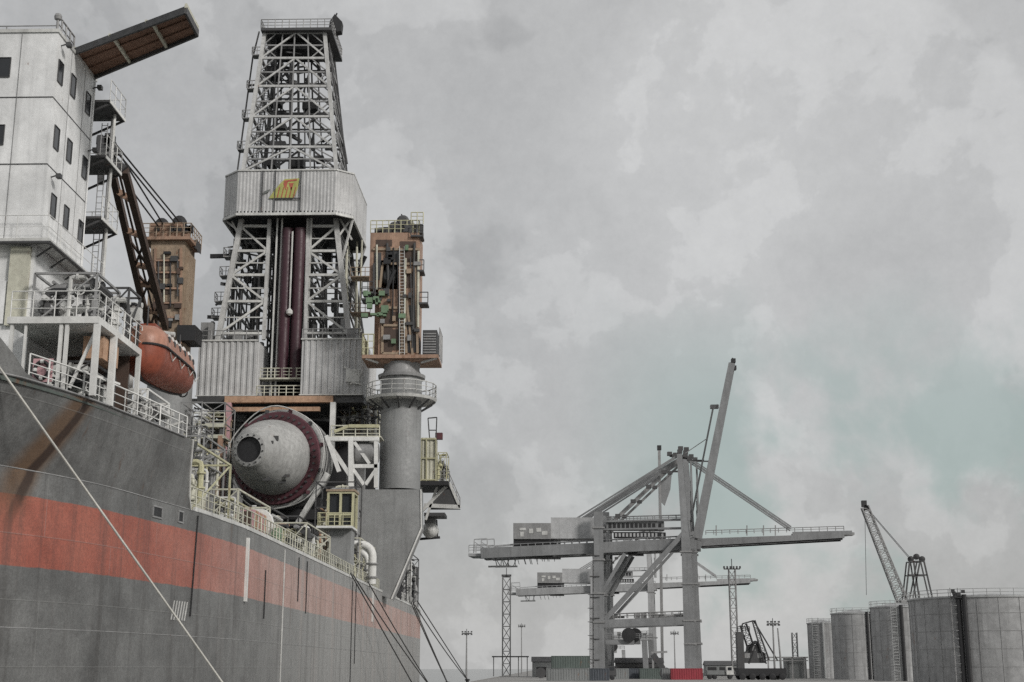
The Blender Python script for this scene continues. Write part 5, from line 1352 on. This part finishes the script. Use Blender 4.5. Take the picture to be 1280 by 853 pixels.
O3 = AY(945 + .652 * (805 - 1060), 835, d3, KC); O3.z = 0
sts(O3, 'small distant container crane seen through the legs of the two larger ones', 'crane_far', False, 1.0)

# sail-shaped boom tip behind
t = thing('luffing_boom', 'thin dark mast with tapering boom plate rising behind the raised-boom crane', 'crane', tuple(AY(828, 836, 470).xy) + (0,))
MB().bar(V(tuple(AY(828, 836, 470).xy) + (0,)), AY(824, 562, 470), .9).build('mast', 'steel_mid', t)
b = MB().prism([AY(825, 604, 471), AY(840, 590, 471), AY(838, 612, 471), AY(831, 632, 471), AY(827, 628, 471)], (0, .8, 0)); b.build('boom_plate', 'crane_grey', t)
b = MB().box(AY(824, 560, 470), (1.4, 1.4, 1.6)); b.build('mast_head', 'near_black', t)

# ================================================================== lattice masts, lamp posts, small harbour cranes
def lattice_mast(px, ptop, Y, w, label, arm=None, m='steel_mid', nm='lattice_mast', cat='mast', group=None):
    a = AY(px, 838, Y); a.z = 0; top = AY(px, ptop, Y); top.x = a.x
    t = thing(nm, label, cat, tuple(a), group)
    n = max(6, int(top.z / (w * 1.4)))
    MB().truss(a, top, w, w, n, w * .14, w * .09, up=(0, 1, 0)).build('lattice', m, t)
    if arm:
        b = MB().mm((top.x - arm, top.y - .6, top.z), (top.x + arm, top.y + .6, top.z + .25))
        for i in range(6): b.box((top.x - arm + i * arm * .4, top.y - .5, top.z + .6), (.5, .5, .7))
        b.tube(top, top + V((0, 0, 3.2)), .12, 6); b.build('light_bar', 'steel_dark', t)
    return t
lattice_mast(633, 722, 470, 2.6, 'grey lattice tower with a flat canopy round its foot', 1.4)
t = lattice_mast(919.5, 712, 420, 1.9, 'slender lattice floodlight tower with cross bar above the dark harbour crane', 2.4)
lattice_mast(995, 791, 380, 1.3, 'short bare lattice mast by the pipe bridge shed', 0)
def lamp(px, ptop, Y, label, double=False):
    a = AY(px, 838, Y); a.z = 0; top = AY(px, ptop, Y)
    t = thing('lamp_post', label, 'lamp post', tuple(a), 'lamp posts across the quay')
    b = MB().tube(a, V((a.x, a.y, top.z)), .28, 8, .16)
    if double: b.tube(a + V((1.7, 0, 0)), V((a.x + 1.1, a.y, top.z - 1)), .28, 8, .16)
    b.build('pole', 'steel_mid', t)
    b = MB().bar((a.x - 1.3, a.y, top.z), (a.x + 1.5, a.y, top.z), .25)
    for s in (-1.2, -.4, .5, 1.4): b.box((a.x + s, a.y - .2, top.z - .25), (.5, .6, .4)); b.box((a.x + s, a.y - .2, top.z + .45), (.45, .5, .4))
    b.tube((a.x, a.y, top.z), (a.x, a.y, top.z + 1.3), .09, 6); b.build('lamp_head', 'steel_dark', t)
lamp(583, 792, 400, 'lone lamp post beyond the ship stern')
lamp(968.5, 780, 330, 'twin lamp post between harbour crane and storage tanks', True)
lamp(844, 792, 520, 'thin lamp post seen between the legs of the container cranes')
lamp(652, 783, 600, 'faint far lamp post beside the grey lattice tower')

# mobile harbour crane, dark
HY = 330; A = lambda x, y: AY(x, y, HY)
c = A(948, 836); t = thing('harbour_crane', 'dark mobile harbour crane crouching below the floodlight tower', 'crane', (c.x, HY, 0))
b = MB().mm((c.x - 5, HY - 3, .9), (c.x + 6, HY + 3, 2.6)); b.build('carriage', 'near_black', t)
for i in range(5):
    for yy in (-3.2, 3.2): MB().lathe((c.x - 4.2 + i * 2.3, HY + yy - .4, .75), (0, 1, 0), [(0, .4), (.05, .75), (.75, .75), (.8, .4)], 14).build('wheel', 'near_black', t)
b = MB().prism([A(930, 829), A(958, 829), A(957, 817), A(949, 812), A(946, 806), A(936, 806), A(935, 814), A(930, 816)], (0, 4, 0)); mh = b.build('machine_house', 'steel_dark', t)
b = MB()
for px, py in ((934, 820), (941, 811), (950, 820)): p = A(px, py); b.mm((p.x - .6, HY - .05, p.z - .5), (p.x + .6, HY - .004, p.z + .6))
islands(b, 'vent', 'steel_mid', mh)
b = MB().truss(A(938, 808), A(929, 781), 1.5, 1.5, 4, .2, .12, up=(0, 1, 0)); b.build('tower', 'near_black', t)
b = MB().truss(A(958, 826), A(942, 776), 1.3, 1.3, 8, .2, .1, up=(0, 1, 0), taper=.5); b.build('boom', 'steel_dark', t)
b = MB()
for p, q in (((942, 776), (928, 780)), ((928, 780), (925, 810)), ((942, 776), (972, 826)), ((946, 804), (958, 830)), ((946, 804), (936, 830))): b.bar(A(*p), A(*q), .3)
b.path([A(944 + 6 * cos(a), 815 + 12 * sin(a)) for a in [pi + i * pi / 8 for i in range(9)]], .4, 6); b.build('stay', 'near_black', t)
b = MB().mm((A(922, 830).x, HY - 1, 0.9), (A(930, 830).x, HY + 2, A(922, 790).z)); b.rail([A(922, 790), A(937, 790)], 1.2, 1, .1); b.build('ladder_tower', 'steel_dark', t)

# crawler crane behind the tanks
KY = 345; A = lambda x, y: AY(x, y, KY)
c = A(1142, 836); t = thing('crawler_crane', 'lattice boom crane with gantry frame rising behind the storage tanks', 'crane', (c.x, KY, 0))
b = MB().truss(A(1130, 757), A(1081, 634), 2.4, 2.0, 22, .26, .15, up=(0, 1, 0), taper=.7); b.build('boom', 'steel_mid', t)
b = MB().box(A(1080, 630), (1.2, 1, 1.6)); b.box(A(1083, 635), (1.2, 1, 1.2)); b.build('boom_head', 'near_black', t)
b = MB()
for p, q in (((1131, 757), (1137, 702)), ((1166, 750), (1155, 702)), ((1137, 702), (1155, 702)), ((1135, 719), (1159, 719)), ((1142, 702), (1149, 748)), ((1150, 702), (1141, 748))): b.bar(A(*p), A(*q), .35); b.bar(A(*p) + V((0, 3, 0)), A(*q) + V((0, 3, 0)), .3)
b.build('gantry', 'steel_dark', t)
b = MB()
for px, py in ((1139, 699), (1146, 696), (1153, 699)): b.lathe(A(px, py), (0, 1, 0), [(0, .2), (.1, .75), (.7, .75), (.8, .2)], 12)
islands(b, 'sheave', 'near_black', t)
b = MB().tube(A(1082, 633), A(1139, 699), .07, 5); b.tube(A(1085, 638), A(1139, 701), .07, 5); b.tube(A(1081, 636), A(1083, 744), .06, 5); b.build('cable', 'near_black', t)
b = MB().mm((A(1128, 800).x, KY - 1.5, 2.2), (A(1168, 800).x, KY + 4, A(1140, 750).z)); b.build('machine_house', 'steel_mid', t)
for yy in (-2.5, 4): MB().mm((c.x - 5, KY + yy, .01), (c.x + 5, KY + yy + 1.2, 1.6)).build('crawler_track', 'near_black', t)
MB().mm((c.x - 2, KY - 1, 1.2), (c.x + 2, KY + 3.6, 2.3)).build('undercarriage', 'steel_dark', t)

# ================================================================== storage tanks
def tank(px0, px1, ptop, Y, label, ladder=None, pipe=None):
    a, c_ = AY(px0, ptop, Y), AY(px1, ptop, Y)
    r = (c_.x - a.x) / 2; x = (a.x + c_.x) / 2; h = AY((px0 + px1) / 2, ptop, Y).z
    t = thing('storage_tank', label, 'tank', (x, Y, 0), 'storage tanks at the edge of the quay')
    MB().lathe((x, Y, 0.004), (0, 0, 1), [(0, r), (h, r), (h + .01, r - .1), (h + .9, .05)], 64).build('shell', 'tank_grey', t, True)
    b = MB().lathe((x, Y, h - .28), (0, 0, 1), [(0, r + .003), (.01, r + .18), (.22, r + .18), (.23, r + .003)], 64, False)
    b.build('rim', 'tank_rim', t)
    b = MB()
    n = max(16, int(2 * pi * r / 2.0))
    for i in range(n):
        an = 2 * pi * i / n; o = V((x + cos(an) * (r + .1), Y + sin(an) * (r + .1), h)); b.tube(o, o + V((0, 0, 1.1)), .06, 5)
    for z in (.55, 1.1): b.path([V((x + cos(2 * pi * i / n) * (r + .1), Y + sin(2 * pi * i / n) * (r + .1), h + z)) for i in range(n + 1)], .05, 5)
    b.build('railing', 'tank_rim', t)
    b = MB()
    for k in range(1, 5):
        b.lathe((x, Y, h * k / 5), (0, 0, 1), [(0, r + .003), (.01, r + .03), (.08, r + .03), (.09, r + .003)], 64, False)
    n2 = max(10, int(2 * pi * r / 3.2))
    for i in range(n2): an = 2 * pi * i / n2; b.bar((x + cos(an) * (r + .02), Y + sin(an) * (r + .02), .1), (x + cos(an) * (r + .02), Y + sin(an) * (r + .02), h - .3), .06, .06)
    b.build('seam', 'steel_mid', t)
    for px, m, wd in (ladder or []):
        X = AY(px, ptop + 30, Y - r * .8).x; dx = max(-r * .98, min(r * .98, X - x)); yy = Y - sqrt(r * r - dx * dx) - .25
        b = MB()
        if wd > .9:
            for s in (-wd / 2, wd / 2): b.bar((x + dx + s, yy, .05), (x + dx + s, yy, h + 1.3), .12)
            k = int(h / .6)
            for i in range(k): b.bar((x + dx - wd / 2, yy, .4 + i * .6), (x + dx + wd / 2, yy, .4 + i * .6), .08)
            for i in range(int(h / 1.3)): b.path([(x + dx + wd / 2 * cos(q), yy - .5 * sin(q) - .1, 2 + i * 1.3) for q in [j * pi / 6 for j in range(7)]], .05, 4)
            b.build('ladder', m, t)
        else:
            b.tube((x + dx, yy, .05), (x + dx, yy, h + .2), wd / 2, 8); b.build('pipe', m, t)
    return t
tank(1009, 1044, 779, 375, 'smallest dark storage tank, first from the container cranes', [(1020, 'tank_rim', 1.6), (1029, 'tank_rim', .6)])
tank(1039, 1096, 767, 335, 'medium dark storage tank with a railed roof behind two others', [(1084, 'near_black', .7), (1090, 'near_black', .8)])
tank(1088, 1152, 759, 300, 'dark storage tank partly hidden behind the largest tank', [(1126, 'near_black', .8), (1117, 'tank_rim', 1.2)])
tank(1138, 1332, 749, 235, 'largest dark storage tank at the outer end of the row', [(1200, 'near_black', .8), (1206, 'near_black', .8), (1196, 'steel_mid', 1.2)])
# valve cluster on largest tank roof
c = AY(1196, 742, 224); t = thing('tank_gauge', 'small dark gauge cluster on the rim of the largest tank', 'gauge', (c.x, 224, c.z - .6))
b = MB()
for i in range(7): b.box(c + V((rnd.uniform(-1, 1), rnd.uniform(-.3, .3), rnd.uniform(-.4, .5))), (.5, .4, .5))
b.bar(c + V((-1, 0, -.6)), c + V((1, 0, -.6)), .2); b.build('valve', 'near_black', t)

# ================================================================== sheds, containers and wall along the quay
t = thing('pipe_bridge', 'low pipe bridge and shed between harbour crane and tanks', 'pipe bridge', (AY(985, 836, 365).x, 365, 0))
A = lambda x, y: AY(x, y, 365)
b = MB().bar(A(958, 822), A(1010, 822), .35); b.bar(A(958, 826), A(1010, 826), .25)
for px in (960, 975, 990, 1005): p = A(px, 822); b.bar(p, (p.x, p.y, 0), .35)
b.build('pipe', 'steel_mid', t); b = MB().mm((A(984, 830).x, 366, 0), (A(1009, 830).x, 371, A(990, 822).z)); b.build('shed', 'box_grey', t)
CN = [0]
def container(x, y, z, m, label, rz=0, L=12.2):
    t = thing('shipping_container', label, 'container', (x, y, z), 'shipping containers on the quay')
    b = MB(); c, s = cos(rz), sin(rz); W, H = 2.44, 2.59
    u = V((c, s, 0)); v = V((-s, c, 0)); o = V((x, y, z))
    b.corr(o - u * L / 2 - v * W / 2 + V((0, 0, .1)), u, (0, 0, 1), L, H - .2, .55, .05)
    b.corr(o + u * L / 2 + v * W / 2 + V((0, 0, .1)), -u, (0, 0, 1), L, H - .2, .55, .05)
    b.prism([o - u * L / 2 - v * (W / 2 - .1) + V((0, 0, .1)), o + u * L / 2 - v * (W / 2 - .1) + V((0, 0, .1)), o + u * L / 2 + v * (W / 2 - .1) + V((0, 0, .1)), o - u * L / 2 + v * (W / 2 - .1) + V((0, 0, .1))], (0, 0, H - .2)); b.build('body', m, t)
    f = MB()
    for su in (-1, 1):
        for sv in (-1, 1): f.bar(o + u * su * L / 2 + v * sv * W / 2, o + u * su * L / 2 + v * sv * W / 2 + V((0, 0, H)), .16)
    for sv in (-1, 1):
        for z_ in (.08, H - .08): f.bar(o - u * L / 2 + v * sv * W / 2 + V((0, 0, z_)), o + u * L / 2 + v * sv * W / 2 + V((0, 0, z_)), .14)
    f.build('frame', m, t); return t
c = AY(858, 842, 330)
container(c.x, 330, .004, 'box_red', 'long dark red container between the crane legs and floodlight tower', .0, 7.2)
c = AY(845, 842, 333); container(c.x - 1.2, 334, .004, 'box_grey', 'short grey container touching the dark red one', 0, 4)
c = AY(712, 842, 300)
container(c.x - .4, 300, .004, 'box_grey', 'grey container at the bottom of the two-high stack', .0, 9); container(c.x + .2, 300, 2.604, 'box_green', 'greenish container on top of the two-high stack', .03, 8)
container(c.x + 5.5, 303.5, .004, 'box_blue', 'bluish container beside the stack at foot of the crane leg', -.02, 6.1)
for i, (px, Y, m, lb) in enumerate(((770, 350, 'box_grey', 'grey container lying under the portal of the cranes'), (790, 356, 'box_blue', 'dark blue container behind the grey one under the crane portal'), (815, 352, 'box_green', 'green container under the crane portal beside the loading ramp'))):
    c = AY(px, 842, Y); container(c.x, Y, .004, m, lb, .0, 6.1)
def truck(px, Y, label, m):
    c = AY(px, 842, Y); t = thing('terminal_tractor', label, 'truck', (c.x, Y, 0), 'tractors on the quay')
    MB().mm((c.x - 3.4, Y - 1.1, .75), (c.x + 3.2, Y + 1.1, 1.05)).build('chassis', 'near_black', t)
    b = MB().prism([V((c.x + 1.5, Y - 1.1, 1.05)), V((c.x + 3.3, Y - 1.1, 1.05)), V((c.x + 3.3, Y - 1.1, 2.0)), V((c.x + 3.0, Y - 1.1, 3.1)), V((c.x + 1.5, Y - 1.1, 3.1))], (0, 2.2, 0)); cb = b.build('cab', m, t)
    MB().mm((c.x + 1.8, Y - 1.13, 2.1), (c.x + 2.8, Y - 1.103, 2.85)).build('side_window', 'glass_dark', cb)
    MB().mm((c.x - 3.3, Y - 1.0, 1.06), (c.x + 1.0, Y + 1.0, 2.1)).build('load', 'box_grey', t)
    for dx in (-2.6, -1.4, 2.4):
        for yy in (-1.15, .75): MB().lathe((c.x + dx, Y + yy, .52), (0, 1, 0), [(0, .3), (.04, .52), (.36, .52), (.4, .3)], 16).build('wheel', 'near_black', t)
truck(752, 320, 'dark tractor with a low load in front of the crane leg', 'steel_dark'); truck(900, 350, 'pale tractor standing between red container and harbour crane', 'steel_light')
for px, Y, lab in ((676, 380, 'dark coil of cable beside the two-high container stack'), (832, 345, 'dark coil of cable close to the dark red container')):
    c = AY(px, 842, Y); t = thing('cable_drum', lab, 'drum', (c.x, Y, 0), 'cable drums on the quay')
    for yy in (-.9, .7): MB().lathe((c.x, Y + yy, 1.4), (0, 1, 0), [(0, .2), (.01, 1.4), (.19, 1.4), (.2, .2)], 20).build('side_disc', 'steel_dark', t)
    MB().lathe((c.x, Y - .7, 1.4), (0, 1, 0), [(0, .9), (1.4, .9)], 20).build('coil', 'near_black', t)
for i, (px, Y, L, h_, lab) in enumerate(((800, 420, 14, 4.2, 'long low dark shed behind the container row under the portal'), (700, 430, 17, 4.6, 'low grey shed with dark doors behind the two-high stack'), (905, 480, 12, 3.6, 'small far shed beyond the pale tractor'))):
    c = AY(px, 840, Y); t = thing('shed', lab, 'shed', (c.x, Y, 0), 'low sheds on the quay')
    MB().mm((c.x - L / 2, Y, .004), (c.x + L / 2, Y + 8, h_)).build('wall', 'box_grey' if i else 'steel_dark', t)
    MB().prism([V((c.x - L / 2 - .3, Y - .4, h_)), V((c.x - L / 2 - .3, Y + 8.4, h_)), V((c.x - L / 2 - .3, Y + 4, h_ + 1.5))], (L + .6, 0, 0)).build('roof', 'steel_dark', t)
    for k in range(3): x = c.x - L / 2 + L * (k + .5) / 3; MB().mm((x - 1.5, Y - .06, .01), (x + 1.5, Y - .003, 3.0)).build('door', 'near_black', t)
# gangway ramp under the crane
t = thing('loading_ramp', 'dark slanted loading ramp under the portal beside the far lamp post', 'ramp', (AY(824, 838, 360).x, 360, 0))
b = MB().bar(AY(816, 818, 360), AY(829, 836, 360), .8, 1.4); b.build('ramp', 'steel_dark', t); b = MB().bar(AY(814, 816, 360), AY(834, 815, 360), .5); p = AY(816, 818, 360); b.bar(p, (p.x, p.y, 0), .5); b.build('frame', 'steel_mid', t)
# mast base platform at lattice tower
c = AY(638, 822, 468); t = thing('quay_canopy', 'thin flat canopy on posts round the foot of the grey lattice tower', 'canopy', (c.x, 466, 0))
b = MB().mm((AY(615, 819, 462).x, 461, c.z), (AY(661, 819, 462).x, 464, c.z + .4)); b.build('roof', 'steel_dark', t)
for px in (617, 628, 648, 659): x = AY(px, 819, 462).x; MB().mm((x - .15, 462.3, 0.004), (x + .15, 462.6, c.z)).build('post', 'steel_mid', t)

# ================================================================== camera, light, sky
cam = bpy.data.cameras.new('camera'); co = bpy.data.objects.new('camera', cam); col.objects.link(co)
cam.sensor_fit = 'HORIZONTAL'; cam.sensor_width = 36; cam.lens = 36 * F / 1280; cam.clip_start = .5; cam.clip_end = 20000
co.location = (0, 0, CZ); co.rotation_euler = (pi / 2 + PITCH, 0, HEAD)
sc.camera = co
sun = bpy.data.lights.new('sun', 'SUN'); so = bpy.data.objects.new('sun', sun); col.objects.link(so)
sun.energy = 1.5; sun.angle = radians(10); sun.color = (1, .97, .93)
sd = V((.66, -.62, .50)).normalized()                  # towards the sun
so.rotation_euler = sd.to_track_quat('Z', 'Y').to_euler(); so.location = (60, -60, 120)
w = bpy.data.worlds.new('World'); sc.world = w; w.use_nodes = True
nt = w.node_tree; nt.nodes.clear()
out = nt.nodes.new('ShaderNodeOutputWorld'); bg = nt.nodes.new('ShaderNodeBackground'); nt.links.new(bg.outputs[0], out.inputs[0])
bg.inputs['Strength'].default_value = .1
sky = nt.nodes.new('ShaderNodeTexSky'); sky.sky_type = 'NISHITA'; sky.sun_disc = False
sky.sun_elevation = math.asin(sd.z); sky.sun_rotation = math.atan2(sd.x, sd.y); sky.air_density = 1; sky.dust_density = 3
tc = nt.nodes.new('ShaderNodeTexCoord').outputs['Generated']
mp = nt.nodes.new('ShaderNodeMapping'); mp.inputs['Location'].default_value = (3.1, 1.7, .6); mp.inputs['Scale'].default_value = (1, 1, 1.0); nt.links.new(tc, mp.inputs['Vector'])
wv = mp.outputs[0]
wn = nt.nodes.new('ShaderNodeTexNoise'); wn.inputs['Scale'].default_value = 3.2; wn.inputs['Detail'].default_value = 5; nt.links.new(wv, wn.inputs['Vector'])
wm = nt.nodes.new('ShaderNodeVectorMath'); wm.operation = 'MULTIPLY_ADD'; wm.inputs[1].default_value = (.10, .10, .10); nt.links.new(wn.outputs['Color'], wm.inputs[0]); nt.links.new(wv, wm.inputs[2])
v2 = wm.outputs[0]
n1 = noise(nt, v2, 2.6, 4, .5); n2 = noise(nt, v2, 5.2, 7, .58); n3 = noise(nt, wv, 60, 5, .75); n4 = noise(nt, v2, 3.1, 6, .55)
c1 = ramp(nt, n1, .38, .62)
c2 = ramp(nt, n2, .49, .515)
c4 = ramp(nt, n4, .485, .52)
val = math_(nt, 'ADD', math_(nt, 'MULTIPLY', c1, .75), math_(nt, 'ADD', math_(nt, 'MULTIPLY', c2, .34), math_(nt, 'MULTIPLY', n3, .9)))
val = math_(nt, 'ADD', val, math_(nt, 'MULTIPLY', c4, .46))
val = math_(nt, 'ADD', val, 2.36)
gc = nt.nodes.new('ShaderNodeCombineColor')
for i, k in enumerate((1.0, 1.0, .99)): nt.links.new(math_(nt, 'MULTIPLY', val, k), gc.inputs[i])
sp_ = nt.nodes.new('ShaderNodeSeparateXYZ'); nt.links.new(tc, sp_.inputs[0])
lowm = math_(nt, 'MULTIPLY', ramp(nt, sp_.outputs[2], .30, .16), ramp(nt, sp_.outputs[0], -.0, .12))
teal = math_(nt, 'MULTIPLY', math_(nt, 'MULTIPLY', ramp(nt, noise(nt, v2, 6.0, 6, .55), .44, .56), lowm), .8)
cc = mixc(nt, teal, gc.outputs[0], (2.55, 3.08, 2.95))
cc = mixc(nt, .06, cc, sky.outputs[0])
nt.links.new(cc, bg.inputs['Color'])

sc.view_settings.view_transform = 'Standard'; sc.view_settings.look = 'None'; sc.view_settings.gamma = 1; sc.view_settings.exposure = .53
sc.render.engine = 'CYCLES'
sc.cycles.max_bounces = 6; sc.cycles.diffuse_bounces = 3; sc.cycles.glossy_bounces = 2
sc.cycles.use_adaptive_sampling = True; sc.cycles.adaptive_threshold = .02
sc.cycles.use_denoising = False
for o in list(sc.objects):
    if '_o' in o: del o['_o']
